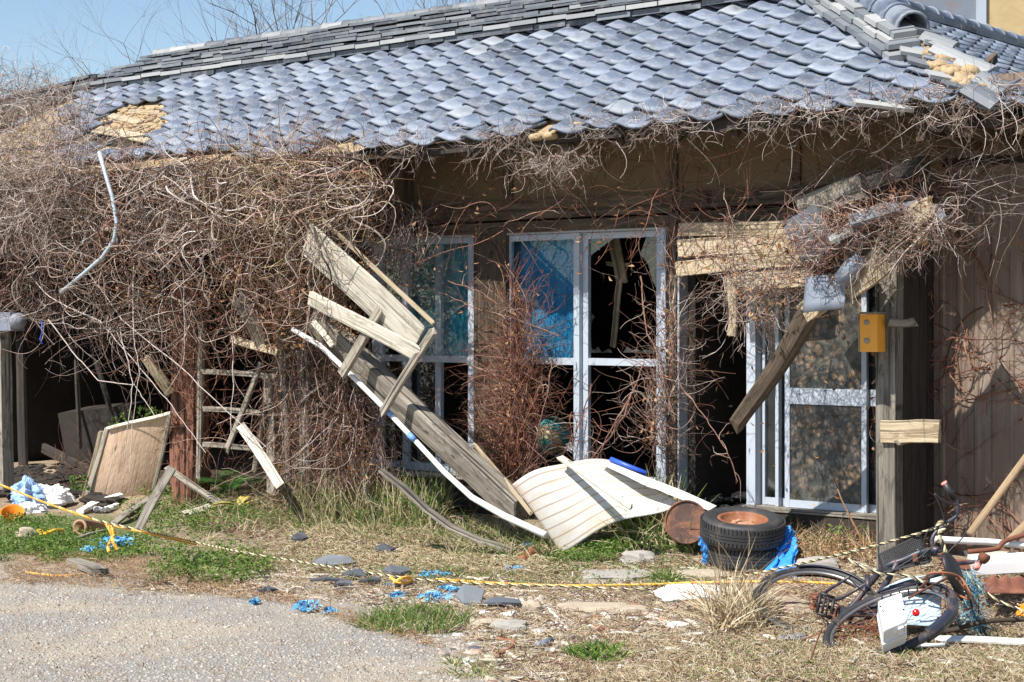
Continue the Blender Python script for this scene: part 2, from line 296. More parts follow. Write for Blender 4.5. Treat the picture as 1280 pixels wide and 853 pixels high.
# ------------------------------------------------------------------ mesh builders
class MB:
    def __init__(s): s.V = []; s.Fc = []; s.lc = []; s.rn = []
    def add(s, vs, fs, lc=None, rnd=None):
        n = len(s.V); s.V += [tuple(v) for v in vs]; s.Fc += [tuple(i + n for i in f) for f in fs]
        s.lc += [tuple(l) for l in lc] if lc is not None else [tuple(v) for v in vs]
        if rnd is None: rnd = random.random()
        s.rn += list(rnd) if hasattr(rnd, '__len__') else [rnd] * len(vs)
        return s
    def sweep(s, pts, prof, up=(0, 0, 1), scale=None, cap=True, lcoff=None, rnd=None, roll=0.0, jit=0.0):
        pts = [Vector(p) for p in pts]; n = len(pts); k = len(prof); up = Vector(up)
        off = lcoff or (random.uniform(0, 50), random.uniform(0, 50), 0)
        V = []; LC = []; d = 0; prevx = None
        for i, p in enumerate(pts):
            tdir = (pts[min(i + 1, n - 1)] - pts[max(i - 1, 0)]).normalized()
            if prevx is None:
                x = up.cross(tdir)
                if x.length < .05: x = Vector((1, 0, 0)).cross(tdir)
            else: x = prevx - tdir * prevx.dot(tdir)
            x.normalize(); prevx = x; y = tdir.cross(x)
            if i: d += (p - pts[i - 1]).length
            sc = scale[i] if scale else 1.0
            jx = random.gauss(0, jit); jy = random.gauss(0, jit)
            for (a, b) in prof:
                V.append(p + x * (a * sc + jx) + y * (b * sc + jy)); LC.append((d + off[0], a + off[1], b + off[2]))
        fs = []
        for i in range(n - 1):
            for j in range(k):
                j2 = (j + 1) % k; fs.append((i * k + j, i * k + j2, (i + 1) * k + j2, (i + 1) * k + j))
        if cap: fs.append(tuple(range(k - 1, -1, -1))); fs.append(tuple((n - 1) * k + j for j in range(k)))
        return s.add(V, fs, LC, rnd)
    def tube(s, pts, r, sides=8, rnd=None, cap=True):
        prof = [(math.cos(2 * math.pi * j / sides), math.sin(2 * math.pi * j / sides)) for j in range(sides)]
        sc = r if hasattr(r, '__len__') else [r] * len(pts)
        return s.sweep(pts, prof, scale=sc, cap=cap, rnd=rnd)
    def board(s, p0, p1, wd, th, up=(0, 0, 1), n=9, warp=.004, bow=0.0, rnd=None, jag=.02, ch=.004, taper=1.0):
        p0 = Vector(p0); p1 = Vector(p1); up = Vector(up); ph = random.uniform(0, 9)
        ax = (p1 - p0).normalized(); sd = up.cross(ax)
        if sd.length < .05: sd = Vector((1, 0, 0))
        sd.normalize(); yy = ax.cross(sd)
        pts = []; sc = []
        for i in range(n):
            t = i / (n - 1)
            pts.append(p0.lerp(p1, t) + sd * math.sin(t * 5 + ph) * warp + yy * (bow * math.sin(math.pi * t) + math.cos(t * 4 + ph) * warp))
            sc.append((1 + (taper - 1) * t) * (1 + random.uniform(-.02, .02)))
        c = min(ch, wd * .2, th * .3); a, b = wd / 2, th / 2
        prof = [(-a + c, -b), (a - c, -b), (a, -b + c), (a, b - c), (a - c, b), (-a + c, b), (-a, b - c), (-a, -b + c)]
        st = len(s.V); s.sweep(pts, prof, up=up, scale=sc, rnd=rnd)
        for e, base in ((-1, st), (1, st + (n - 1) * 8)):          # uneven broken ends
            for j in range(8):
                v = Vector(s.V[base + j]) + ax * random.uniform(-jag, jag); s.V[base + j] = tuple(v)
        return s
    def boxf(s, o, ex, ey, ez, ch=.003, rnd=None):                  # box from corner and three edge vectors
        o = Vector(o); ex, ey, ez = Vector(ex), Vector(ey), Vector(ez)
        V = [o + ex * a + ey * b + ez * c for c in (0, 1) for b in (0, 1) for a in (0, 1)]
        fs = [(0, 2, 3, 1), (4, 5, 7, 6), (0, 1, 5, 4), (2, 6, 7, 3), (0, 4, 6, 2), (1, 3, 7, 5)]
        off = (random.uniform(0, 50), random.uniform(0, 50), 0); L3 = [ex.length, ey.length, ez.length]
        order = sorted(range(3), key=lambda i: -L3[i]); LC = []
        for c in (0, 1):
            for b in (0, 1):
                for a in (0, 1):
                    q = (a * L3[0], b * L3[1], c * L3[2]); LC.append((q[order[0]] + off[0], q[order[1]] + off[1], q[order[2]]))
        return s.add(V, fs, LC, rnd)
    def hbox(s, s0, s1, v0, v1, z0, z1, rnd=None):
        o = HS(s0, v0, z0); return s.boxf(o, HS(s1, v0, z0) - o, HS(s0, v1, z0) - o, (0, 0, z1 - z0), rnd=rnd)
    def grid(s, nu, nv, f, th=0.0, rnd=None, lcf=None):
        P = [[Vector(f(i / (nu - 1), j / (nv - 1))) for i in range(nu)] for j in range(nv)]
        LC = [(lcf(i / (nu - 1), j / (nv - 1)) if lcf else (i / (nu - 1), j / (nv - 1), 0)) for j in range(nv) for i in range(nu)]
        V = [p for r in P for p in r]; fs = [(j * nu + i, j * nu + i + 1, (j + 1) * nu + i + 1, (j + 1) * nu + i) for j in range(nv - 1) for i in range(nu - 1)]
        if th:
            N = []
            for j in range(nv):
                for i in range(nu):
                    du = P[j][min(i + 1, nu - 1)] - P[j][max(i - 1, 0)]; dv = P[min(j + 1, nv - 1)][i] - P[max(j - 1, 0)][i]
                    N.append(du.cross(dv).normalized())
            m = nu * nv; V2 = [p - nn * th for p, nn in zip(V, N)]
            fs2 = [tuple(reversed([k + m for k in f_])) for f_ in fs]
            bd = [(i, 0) for i in range(nu)] + [(nu - 1, j) for j in range(1, nv)] + [(i, nv - 1) for i in range(nu - 2, -1, -1)] + [(0, j) for j in range(nv - 2, 0, -1)]
            ids = [j * nu + i for i, j in bd]; fs3 = []
            for a in range(len(ids)):
                b = (a + 1) % len(ids); fs3.append((ids[b], ids[a], ids[a] + m, ids[b] + m))
            V = V + V2; LC = LC + LC; fs = fs + fs2 + fs3
        return s.add(V, fs, LC, rnd)
    def lathe(s, c, axis, prof, seg=32, rnd=None, ref=None):
        c = Vector(c); ax = Vector(axis).normalized(); x = (Vector(ref) if ref else Vector((1, 0, 0))); x = (x - ax * x.dot(ax)).normalized(); y = ax.cross(x)
        V = []; LC = []
        for (r, h) in prof:
            for j in range(seg):
                a = 2 * math.pi * j / seg; V.append(c + ax * h + (x * math.cos(a) + y * math.sin(a)) * r); LC.append((a, r, h))
        fs = [(i * seg + j, i * seg + (j + 1) % seg, (i + 1) * seg + (j + 1) % seg, (i + 1) * seg + j) for i in range(len(prof) - 1) for j in range(seg)]
        return s.add(V, fs, LC, rnd)
def mkmesh(name, V, Fc, lc, rn, material, smooth, origin):
    me = bpy.data.meshes.new(name); V = np.asarray(V, dtype=np.float32) - np.asarray(origin, dtype=np.float32)
    if isinstance(Fc, np.ndarray):
        me.vertices.add(len(V)); me.vertices.foreach_set('co', V.ravel())
        nf, k = Fc.shape; me.loops.add(nf * k); me.loops.foreach_set('vertex_index', Fc.astype(np.int32).ravel())
        me.polygons.add(nf); me.polygons.foreach_set('loop_start', np.arange(0, nf * k, k, dtype=np.int32))
        me.update(calc_edges=True)
    else: me.from_pydata([tuple(v) for v in V], [], Fc)
    if lc is not None:
        a = me.attributes.new('lc', 'FLOAT_VECTOR', 'POINT'); a.data.foreach_set('vector', np.asarray(lc, dtype=np.float32).ravel())
    a = me.attributes.new('rnd', 'FLOAT', 'POINT'); a.data.foreach_set('value', np.asarray(rn, dtype=np.float32))
    me.materials.append(MAT[material] if isinstance(material, str) else material)
    if smooth: me.polygons.foreach_set('use_smooth', np.ones(len(me.polygons), dtype=bool))
    me.update(); return me
def wloc(o):
    v = Vector((0, 0, 0))
    while o: v += o.location; o = o.parent
    return v
def tag(o, label=None, cat=None, group=None, kind=None):
    for k, v in (('label', label), ('category', cat), ('group', group), ('kind', kind)):
        if v: o[k] = v
    return o
def thing(name, label, cat, loc, group=None):
    o = bpy.data.objects.new(name, None); COL.objects.link(o); o.location = loc; o.empty_display_size = .2
    return tag(o, label, cat, group)
def part(name, mb, material, parent, smooth=False, label=None):
    me = mkmesh(name, mb.V, mb.Fc, mb.lc, mb.rn, material, smooth, wloc(parent))
    o = bpy.data.objects.new(name, me); COL.objects.link(o); o.parent = parent
    if label: o['label'] = label
    return o
def npart(name, arr, material, parent, smooth=False):
    V, Q, rn = arr; me = mkmesh(name, V, Q, None, rn, material, smooth, wloc(parent))
    o = bpy.data.objects.new(name, me); COL.objects.link(o); o.parent = parent; return o
def single(name, mb, material, label, cat, group=None, smooth=False, kind=None):
    arr = np.asarray(mb.V if isinstance(mb, MB) else mb[0]); lo = arr.min(0); hi = arr.max(0); org = ((lo[0] + hi[0]) / 2, (lo[1] + hi[1]) / 2, lo[2])
    if isinstance(mb, MB): me = mkmesh(name, mb.V, mb.Fc, mb.lc, mb.rn, material, smooth, org)
    else: me = mkmesh(name, mb[0], mb[1], None, mb[2], material, smooth, org)
    o = bpy.data.objects.new(name, me); COL.objects.link(o); o.location = org
    return tag(o, label, cat, group, kind)
# ---- numpy batches
def tubes_np(P, Rr, rn, sides=3):
    N, K, _ = P.shape; T = np.empty_like(P); T[:, 1:-1] = P[:, 2:] - P[:, :-2]; T[:, 0] = P[:, 1] - P[:, 0]; T[:, -1] = P[:, -1] - P[:, -2]
    T /= np.linalg.norm(T, axis=2, keepdims=True) + 1e-9
    ref = np.array([.31, .22, .92]); X = np.cross(T, ref); X /= np.linalg.norm(X, axis=2, keepdims=True) + 1e-9; Yv = np.cross(T, X)
    a = np.arange(sides) * 2 * np.pi / sides; ca, sa = np.cos(a), np.sin(a)
    Rr = np.broadcast_to(Rr, (N, K))
    V = P[:, :, None, :] + (X[:, :, None, :] * ca[None, None, :, None] + Yv[:, :, None, :] * sa[None, None, :, None]) * Rr[:, :, None, None]
    V = V.reshape(-1, 3); idx = np.arange(N * K * sides).reshape(N, K, sides)
    a0 = idx[:, :-1, :]; b0 = np.roll(a0, -1, axis=2); c0 = idx[:, 1:, :]; d0 = np.roll(c0, -1, axis=2)
    Q = np.stack([a0, b0, d0, c0], axis=-1).reshape(-1, 4)
    return V, Q, np.repeat(rn, K * sides)
def ribbons_np(P, Wd, rn, side=None):
    N, K, _ = P.shape; T = np.empty_like(P); T[:, 1:-1] = P[:, 2:] - P[:, :-2]; T[:, 0] = P[:, 1] - P[:, 0]; T[:, -1] = P[:, -1] - P[:, -2]
    if side is None:
        side = RNG.normal(size=(N, 3)); side[:, 2] *= .3
    S = np.cross(T, side[:, None, :]); S /= np.linalg.norm(S, axis=2, keepdims=True) + 1e-9
    Wd = np.broadcast_to(Wd, (N, K))[..., None]
    V = np.stack([P - S * Wd, P + S * Wd], axis=2).reshape(-1, 3); idx = np.arange(N * K * 2).reshape(N, K, 2)
    Q = np.stack([idx[:, :-1, 0], idx[:, :-1, 1], idx[:, 1:, 1], idx[:, 1:, 0]], axis=-1).reshape(-1, 4)
    return V, Q, np.repeat(rn, K * 2)
def cat_np(*arrs):
    V = []; Q = []; Rn = []; n = 0
    for v, q, r in arrs: V.append(v); Q.append(q + n); Rn.append(r); n += len(v)
    return np.concatenate(V), np.concatenate(Q), np.concatenate(Rn)
def walk(P0, D0, K, step, wob, pull=(0, 0, 0), fn=None):
    N = len(P0); P = np.empty((N, K, 3)); P[:, 0] = P0; D = D0 / (np.linalg.norm(D0, axis=1, keepdims=True) + 1e-9); step = np.broadcast_to(step, (N,))
    acc = RNG.normal(size=(N, 3)) * wob * .7
    for k in range(1, K):
        acc = acc * .74 + RNG.normal(size=(N, 3)) * wob * .55; D = D + acc + RNG.normal(size=(N, 3)) * wob * .25 + np.asarray(pull)
        if fn is not None: D = D + fn(P[:, k - 1])
        D /= np.linalg.norm(D, axis=1, keepdims=True) + 1e-9
        P[:, k] = P[:, k - 1] + D * step[:, None]
    return P
def vinebatch(P0, D0, K=14, step=.05, wob=.28, pull=(0, 0, -.02), r=(.002, .005), twigs=2, fn=None, sides=3, twl=5):
    n = len(P0); st = RNG.uniform(.6, 1.4, n) * step; P = walk(P0, D0, K, st, wob, pull, fn)
    rr = RNG.uniform(r[0], r[1], n) ** 1.0; tap = np.linspace(1, .45, K); out = [tubes_np(P, rr[:, None] * tap[None], RNG.random(n), sides)]
    if twigs:
        m = n * twigs; i = RNG.integers(0, n, m); k = RNG.integers(1, K - 1, m); Q0 = P[i, k]; T = P[i, k + 1] - P[i, k]
        D = T / (np.linalg.norm(T, axis=1, keepdims=True) + 1e-9) + RNG.normal(size=(m, 3)) * .9
        P2 = walk(Q0, D, twl, RNG.uniform(.4, 1.2, m) * step * .8, .45, pull, fn)
        out.append(tubes_np(P2, (rr[i] * RNG.uniform(.35, .6, m))[:, None] * np.linspace(1, .4, twl)[None], RNG.random(m), 3))
    return cat_np(*out), P
def leafbatch(C, size, flat=0.0, rn=None, curl=.3):
    """small curled leaf: two quads folded about the midrib"""
    n = len(C); A = RNG.normal(size=(n, 3)); A[:, 2] *= (1 - flat); A /= np.linalg.norm(A, axis=1, keepdims=True) + 1e-9
    B = RNG.normal(size=(n, 3)); B[:, 2] *= (1 - flat); B -= A * (A * B).sum(1, keepdims=True); B /= np.linalg.norm(B, axis=1, keepdims=True) + 1e-9
    Nn = np.cross(A, B); s = (RNG.uniform(.6, 1.3, n) * size)[:, None]
    p = [C - A * s, C - A * s * .2 + B * s * .45 + Nn * s * curl, C + A * s * 1.0, C - A * s * .2 - B * s * .45 + Nn * s * curl, ]
    V = np.stack([p[0], p[1], p[2], C * 1.0, p[0], C * 1.0, p[2], p[3]], 1).reshape(-1, 3)
    idx = np.arange(n * 8).reshape(n, 8); Q = np.concatenate([idx[:, [0, 1, 2, 3]], idx[:, [4, 5, 6, 7]]])
    return V, Q, np.repeat(RNG.random(n) if rn is None else rn, 8)
def blades(C, h, lean=.5, wd=.004, K=6, dirs=None, fall=.12):
    n = len(C); D = RNG.normal(size=(n, 3)) * lean; D[:, 2] = 1
    if dirs is not None: D[:, :2] += dirs
    P = walk(C, D, K, RNG.uniform(.5, 1.2, n) * h / (K - 1), .06, (0, 0, 0))
    t = np.linspace(0, 1, K); out = D.copy(); out[:, 2] = 0
    P += out[:, None, :] * (t ** 2)[None, :, None] * h * .35; P[:, :, 2] -= (t ** 2.5)[None] * h * fall * RNG.uniform(0, 2.5, n)[:, None]
    return ribbons_np(P, wd * (1 - t ** 2 * .9)[None], RNG.random(n))
def inpoly(x, y, poly):
    r = False; n = len(poly); j = n - 1
    for i in range(n):
        xi, yi = poly[i]; xj, yj = poly[j]
        if (yi > y) != (yj > y) and x < (xj - xi) * (y - yi) / (yj - yi) + xi: r = not r
        j = i
    return r
def seeds_poly(poly, n, f):
    xs = [p[0] for p in poly]; ys = [p[1] for p in poly]; o = []
    while len(o) < n:
        x = random.uniform(min(xs), max(xs)); y = random.uniform(min(ys), max(ys))
        if inpoly(x, y, poly): o.append(tuple(f(x, y)))
    return np.array(o)
# ================================================================== ground
def gedge(x):
    return np.interp(x, [-9, -6, -3.38, -2.4, -1.62, -1.0, -.68, -.32, 0, .5], [12.6, 12.3, 11.65, 11.1, 10.5, 10.0, 9.4, 8.8, 7.4, 4.5])
GREEN = [(40, 670, 90, 32, 1.1), (130, 665, 80, 25, 1), (110, 690, 70, 14, .9), (255, 712, 90, 28, 1.0), (250, 640, 90, 22, .8), (400, 640, 90, 40, .7), (520, 775, 60, 14, .9),
         (520, 712, 150, 14, .55), (720, 680, 70, 22, .7), (780, 700, 60, 20, .6), (830, 712, 20, 10, 1), (745, 818, 45, 12, .9), (1040, 660, 60, 30, .6), (540, 660, 60, 30, .6), (1200, 815, 25, 8, .8), (980, 820, 60, 12, .3), (1130, 830, 120, 12, .3), (570, 828, 30, 8, .5)]
def groundmesh():
    def axis(lo, hi, st, far):
        a = list(np.arange(lo, hi + 1e-6, st)); d = st; x = hi
        while x < far: d *= 1.35; x += d; a.append(x)
        d = st; x = lo
        while x > -far: d *= 1.35; x -= d; a.insert(0, x)
        return np.array(a)
    X = axis(-6.5, 4.5, .05, 900); Y = axis(5, 18, .05, 900); nx, ny = len(X), len(Y)
    V = np.zeros((ny, nx, 3)); V[..., 0] = X[None]; V[..., 1] = Y[:, None]
    ga = np.zeros((ny, nx)); gr = np.zeros((ny, nx))
    for j, y in enumerate(Y):
        for i, x in enumerate(X):
            z = G(x, y) if -8 < x < 6 and 3 < y < 22 else 0.15 * sstep(-.95, -.1, (x - OX) * NX + (y - OY) * NY)
            V[j, i, 2] = z
            if y > 1 and -8 < x < 6 and y < 20:
                px, py = proj((x, y, z)); q = 0
                for gx, gy, rx, ry, wt in GREEN:
                    dd = ((px - gx) / rx) ** 2 + ((py - gy) / ry) ** 2
                    if dd < 4: q += wt * math.exp(-dd * 1.3)
                gr[j, i] = min(1, q)
    d = (gedge(V[..., 0]) - V[..., 1]); ga = np.clip(.5 + d / 1.3, 0, 1); ga[(V[..., 1] > 13)] = 0
    idx = np.arange(nx * ny).reshape(ny, nx); Q = np.stack([idx[:-1, :-1], idx[:-1, 1:], idx[1:, 1:], idx[1:, :-1]], -1).reshape(-1, 4)
    me = mkmesh('ground', V.reshape(-1, 3), Q, None, np.zeros(nx * ny), 'ground', True, (0, 0, 0))
    for n_, arr in (('gravel', ga), ('green', gr)):
        a = me.attributes.new(n_, 'FLOAT', 'POINT'); a.data.foreach_set('value', arr.astype(np.float32).ravel())
    o = bpy.data.objects.new('ground', me); COL.objects.link(o); o['kind'] = 'structure'
groundmesh()
# ================================================================== house
house = thing('abandoned_house', 'derelict tiled farmhouse with broken sliding windows and collapsed eaves', 'house', HS(0, 2, 0))
# ---- roof tiles
def tile_geo(mb, fpt, u0, d0, h0, rnd, yaw=0.0, wl=.285, ln=.285, drop=.0, uoff=0.0):
    """one curved interlocking tile; fpt(along, up-slope, height) -> world"""
    nu = 13; V = []; LC = []; th = .017
    cu, cd = u0 + wl / 2, d0 + ln / 2; cy, sy = math.cos(yaw), math.sin(yaw)
    KT, KZ = [0, .05, .12, .20, .31, .45, .60, .75, .89, 1], [.002, .017, .019, .009, -.010, -.024, -.030, -.029, -.020, -.008]
    def prof(t): return float(np.interp(t, KT, KZ))
    for layer in (0, 1):
        for (dd, lift) in ((0, .036), (.5, .022), (1, .0)):
            for i in range(nu):
                t = i / (nu - 1); a = u0 + t * wl - cu; b = d0 + dd * ln - cd
                a2, b2 = a * cy - b * sy, a * sy + b * cy
                V.append(fpt(cu + a2, cd + b2 - drop, h0 + prof(t) + lift + .034 - layer * th)); LC.append((t, dd, layer))
    fs = []
    for r in range(2):
        for i in range(nu - 1):
            a = r * nu + i; fs.append((a, a + 1, a + nu + 1, a + nu)); m = 3 * nu; fs.append((a + m + nu, a + m + nu + 1, a + m + 1, a + m))
    m = 3 * nu
    for i in range(nu - 1): fs.append((i + m, i + m + 1, i + 1, i))
    for r in range(2):
        a = r * nu; fs.append((a, a + nu, a + m + nu, a + m)); a += nu - 1; fs.append((a, a + m, a + m + nu, a + nu))
    mb.add(V, fs, LC, rnd)
ca_, sa_ = math.cos(AL), math.sin(AL)
def f_main(a, d, h): return HS(a, EV + d * ca_ - h * sa_, EZ + d * sa_ + h * ca_)
def f_right(a, d, h): return HS(CS - d * ca_ + h * sa_, a, EZ + d * sa_ + h * ca_)
roof = MB()
HOLE = [(108, 168), (120, 146), (160, 134), (216, 130), (212, 150), (196, 184), (150, 190), (108, 182)]
for j in range(12):
    d = j * .232 - .05
    for i in range(-34, 60):
        u = CS - .3 - (59 - i) * .262 if False else -7.2 + (i + 34) * .262
        if u + .1 > CS - (d * ca_) - .02: continue
        c = f_main(u + .13, d + .11, .03); px, py = proj(c)
        if px < 84 + 10 * math.sin(j * 2.3): continue
        if inpoly(px, py, HOLE): continue
        if j == 0 and (px < 295 or 395 < px < 450 or 668 < px < 690): continue
        if j == 0 and random.random() < .05: continue
        yaw = random.gauss(0, .012); drop = random.gauss(0, .006); ho = random.gauss(0, .0025)
        if j == 0: yaw += random.gauss(0, .05); drop += abs(random.gauss(0, .025))
        if px > 1130 and j < 2: yaw += random.gauss(0, .1)
        tile_geo(roof, f_main, u + random.gauss(0, .003), d, ho, random.betavariate(2.6, 2.6), yaw, drop=drop)
part('roof_tiles', roof, 'roof_tile', house, True)
rr = MB()
for j in range(11):
    d = j * .232 - .04
    for i in range(0, 34):
        a = -.75 + i * .262
        if a + .02 < EV + d * ca_ + .0: continue
        if d * ca_ > 2.38: continue
        if j < 2 and a < -.2: continue
        tile_geo(rr, f_right, a, d, random.gauss(0, .002), random.betavariate(1.7, 2), random.gauss(0, .01), wl=.28)
part('side_roof_tiles', rr, 'roof_tile', house, True)
# deck (clay bed over boards)
dk = MB(); nu, nv = 130, 30
def deckf(off):
    def f(a, b):
        d = b * 2.41 / ca_ ; smax = CS - d * ca_; s = -7.4 + a * (smax + 7.4)
        return f_main(s, d, off + .012 * mnoise.noise(Vector((s * 6, d * 6, 1))))
    return f
P = [[deckf(.0)(i / nu, j / nv) for i in range(nu + 1)] for j in range(nv + 1)]
HOLE2 = [(112, 163), (205, 170), (190, 190), (112, 188)]
fs = []
for j in range(nv):
    for i in range(nu):
        c = (P[j][i] + P[j + 1][i + 1]) / 2; px, py = proj(c)
        if inpoly(px, py, HOLE2): continue
        a = j * (nu + 1) + i; fs.append((a, a + 1, a + nu + 2, a + nu + 1))
dk.add([p for r_ in P for p in r_], fs)
part('clay_bed', dk, 'mud', house, True)
ub = MB()                                   # underside boards, 3 cm below
P = [[deckf(-.07)(i / nu, j / nv) for i in range(nu + 1)] for j in range(nv + 1)]
ub.add([p for r_ in P for p in r_], fs)
ub.grid(2, 2, lambda a, b: HS(-7.4 + a * (1.3 + 7.4), 1.71 + b * 2.8, 4.07 - b * 1.1))                  # back slope
ub.grid(2, 2, lambda a, b: f_right(EV + b * 2.41 + a * (8 - b * 2.41), b * 2.41 / ca_, -.03))            # side slope deck
ub.grid(2, 2, lambda a, b: HS(1.3 - b * 2.8, 1.71 + a * 7, 4.07 - b * 1.1))
part('roof_deck', ub, 'wood_dark', house)
# eave rafters and fascia
rf = MB(); s = -6.8
while s < CS - .1:
    rf.boxf(HS(s, EV + .03, EZ - .075 + .015), HS(s + .045, 0, 0) - HS(s, 0, 0), HS(0, .9, .9 * M) - HS(0, 0, 0), (0, 0, -.055)); s += .44
part('rafters', rf, 'wood_brown', house)
fb = MB()
for a, b in ((-6.8, -4.1), (-4.0, -1.3), (-1.25, 1.2), (1.25, CS - .05)):
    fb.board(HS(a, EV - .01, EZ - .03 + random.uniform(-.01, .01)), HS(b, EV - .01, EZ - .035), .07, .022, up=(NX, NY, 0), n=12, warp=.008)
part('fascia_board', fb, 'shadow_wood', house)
# boards and clay lumps in the roof hole
hb = MB()
for (x0, y0, x1, y1, wd) in ((108, 160, 205, 178, .13), (128, 142, 175, 154, .10), (165, 140, 214, 141, .1), (108, 184, 185, 192, .09)):
    hb.board(roof_hit(x0, y0, .012), roof_hit(x1, y1, .012), wd, .018, up=(-NX * sa_, -NY * sa_, ca_), n=6)
part('exposed_boards', hb, 'wood_tan', house)
def lump(mb, c, r, sq=(1, 1, .7), seed=None, rough=.35, seg=9, rnd=None, rot=None):
    seed = random.uniform(0, 99) if seed is None else seed; V = []; fs = []; c = Vector(c)
    rot = rot or Matrix.Rotation(random.uniform(0, 6.28), 3, 'Z')
    for i in range(seg + 1):
        for j in range(seg + 2):
            ph = math.pi * i / seg; th = 2 * math.pi * j / (seg + 2)
            d = Vector((math.sin(ph) * math.cos(th), math.sin(ph) * math.sin(th), math.cos(ph)))
            m = max(abs(d.x), abs(d.y), abs(d.z)); d = d.lerp(d / m, .45)
            k = 1 + rough * mnoise.noise(d * 1.3 + Vector((seed, 0, 0))) + rough * .4 * mnoise.noise(d * 3.7 + Vector((0, seed, 0)))
            V.append(c + rot @ Vector((d.x * sq[0], d.y * sq[1], d.z * sq[2])) * r * k)
    n2 = seg + 2
    for i in range(seg):
        for j in range(n2): fs.append((i * n2 + j, i * n2 + (j + 1) % n2, (i + 1) * n2 + (j + 1) % n2, (i + 1) * n2 + j))
    mb.add(V, fs, None, rnd)
cl = MB()
for _ in range(150):
    x, y = random.uniform(150, 210), random.uniform(134, 168)
    lump(cl, roof_hit(x, y, .005), random.uniform(.008, .035), (1, 1, .6), rough=.7, seg=6)
for _ in range(80): lump(cl, roof_hit(random.uniform(112, 175), random.uniform(140, 160) , .0), random.uniform(.008, .03), (1, 1, .6), rough=.7, seg=6)
part('clay_lumps', cl, 'mud', house, True); cl = MB()
for _ in range(150):                                           # clay under the lost hip tiles
    t = random.uniform(.02, .40); c = HS(CS - t * 2.41 + random.gauss(0, .05), EV + t * 2.41 + random.gauss(0, .05), EZ + t * 2.41 * M + .03)
    lump(cl, c, random.uniform(.015, .06), (1, 1, .6), rough=.7, seg=6)
part('clay_lumps', cl, 'mud', house, True); cl = MB()
for x, y in ((690, 170), (700, 166), (672, 172), (722, 158)): lump(cl, roof_hit(x, y, 0.0), random.uniform(.04, .07), (1, 1, .5))
part('clay_lumps', cl, 'mud', house, True)
# ---- ridges
def ridge_stack(name, pa, pb, side, layers, cap=None, end_fray=True, drop=None, rough=.004):
    pa, pb = Vector(pa), Vector(pb); ax = (pb - pa); Lr = ax.length; ax.normalize(); sd = Vector(side).normalized(); up = ax.cross(sd); up = up if up.z > 0 else -up
    mb = MB(); z = 0
    for li, (hw, th, ln, start, rb) in enumerate(layers):
        x = start - random.uniform(0, ln)
        while x < Lr:
            a = max(x, start); b = min(x + ln - .004, Lr + random.uniform(-.02, .02))
            if b - a > .05:
                for sg in (-1, 1):
                    tilt = .16; j = random.gauss(0, rough); o = pa + ax * a + up * (z + random.gauss(0, rough * .5)) + sd * sg * j
                    e = sd * sg * hw - up * hw * tilt
                    mb.boxf(o + up * 0.0, ax * (b - a), e, up * th, rnd=min(1, max(0, random.gauss(rb, .2))))
            x += ln
        z += th + .009
    o = part(name, mb, 'ridge_tile', house)
    if cap:
        r_, ln, start = cap; mc = MB(); x = start
        while x < Lr:
            c0 = pa + ax * x + up * (z - .02); n = 9
            def prof(t0, rad, lift):
                return [c0 + ax * t0 + sd * math.cos(math.pi * k / (n - 1)) * rad + up * (math.sin(math.pi * k / (n - 1)) * rad + lift) for k in range(n)]
            rows = [prof(0, r_ * 1.12, 0), prof(.035, r_ * 1.12, 0), prof(.04, r_, 0), prof(ln + .02, r_ * .96, 0)]
            inner = [prof(0, r_ * .95, 0), prof(ln + .02, r_ * .82, 0)]
            V = [p for r0 in rows for p in r0] + [p for r0 in inner for p in r0]
            fs = [(i * n + k, i * n + k + 1, (i + 1) * n + k + 1, (i + 1) * n + k) for i in range(3) for k in range(n - 1)]
            m = 4 * n; fs += [(m + k, m + n + k, m + n + k + 1, m + k + 1) for k in range(n - 1)] + [(k, m + k, m + k + 1, k + 1) for k in range(n - 1)]
            mc.add(V, fs, None, random.betavariate(2, 2)); x += ln
        part(name.replace('_tiles', '_cap_tiles'), mc, 'ridge_tile' if name == 'ridge_tiles' else 'roof_tile', house, True)
RZ = EZ + 2.41 * M
s165 = spx(165, 1.71); s90 = spx(88, 1.5)
L0 = s165 - s90
ridge_stack('ridge_tiles', HS(s90, 1.66, RZ - .04), HS(1.3, 1.66, RZ - .0), (NX, NY, 0),
            [(.21, .045, .33, 0, .35), (.24, .036, .30, 0, 1.0), (.19, .016, .3, .3, .1), (.19, .030, .30, .5, .6), (.17, .024, .28, L0 * .75, .3), (.17, .024, .29, L0 * .9, .6), (.15, .022, .28, L0 + .25, .25), (.14, .022, .27, L0 + .35, .5)],
            cap=(.062, .27, L0 + .45), rough=.010)
ridge_stack('broken_ridge_tiles', HS(s90 - 2.6, 1.5, RZ - .30), HS(s90 + .5, 1.6, RZ - .07), (NX, NY, 0),
            [(.22, .05, .33, 0, .3), (.19, .04, .30, 0, .4), (.17, .035, .3, .1, .2), (.15, .03, .3, .4, .3)], rough=.02)
corner = HS(CS, EV, EZ); top = HS(1.3, 1.71, RZ); hd = (corner - top).normalized(); t0 = .70
hs = Vector((UX, UY, 0)) * .707 + Vector((NX, NY, 0)) * .707; 
ridge_stack('hip_tiles', top.lerp(corner, t0) + Vector((0, 0, .03)), top + Vector((0, 0, .05)), hs, [(.24, .036, .27, 0, .6), (.20, .034, .26, .10, .8), (.16, .034, .26, .20, .9)], cap=(.10, .30, .30), rough=.008)
ridge_stack('side_ridge_tiles', HS(1.32, 1.4, RZ), HS(1.32, 9, RZ), (UX, UY, 0), [(.22, .035, .30, 0, .4), (.18, .03, .30, 0, .6)], cap=(.085, .27, 0))
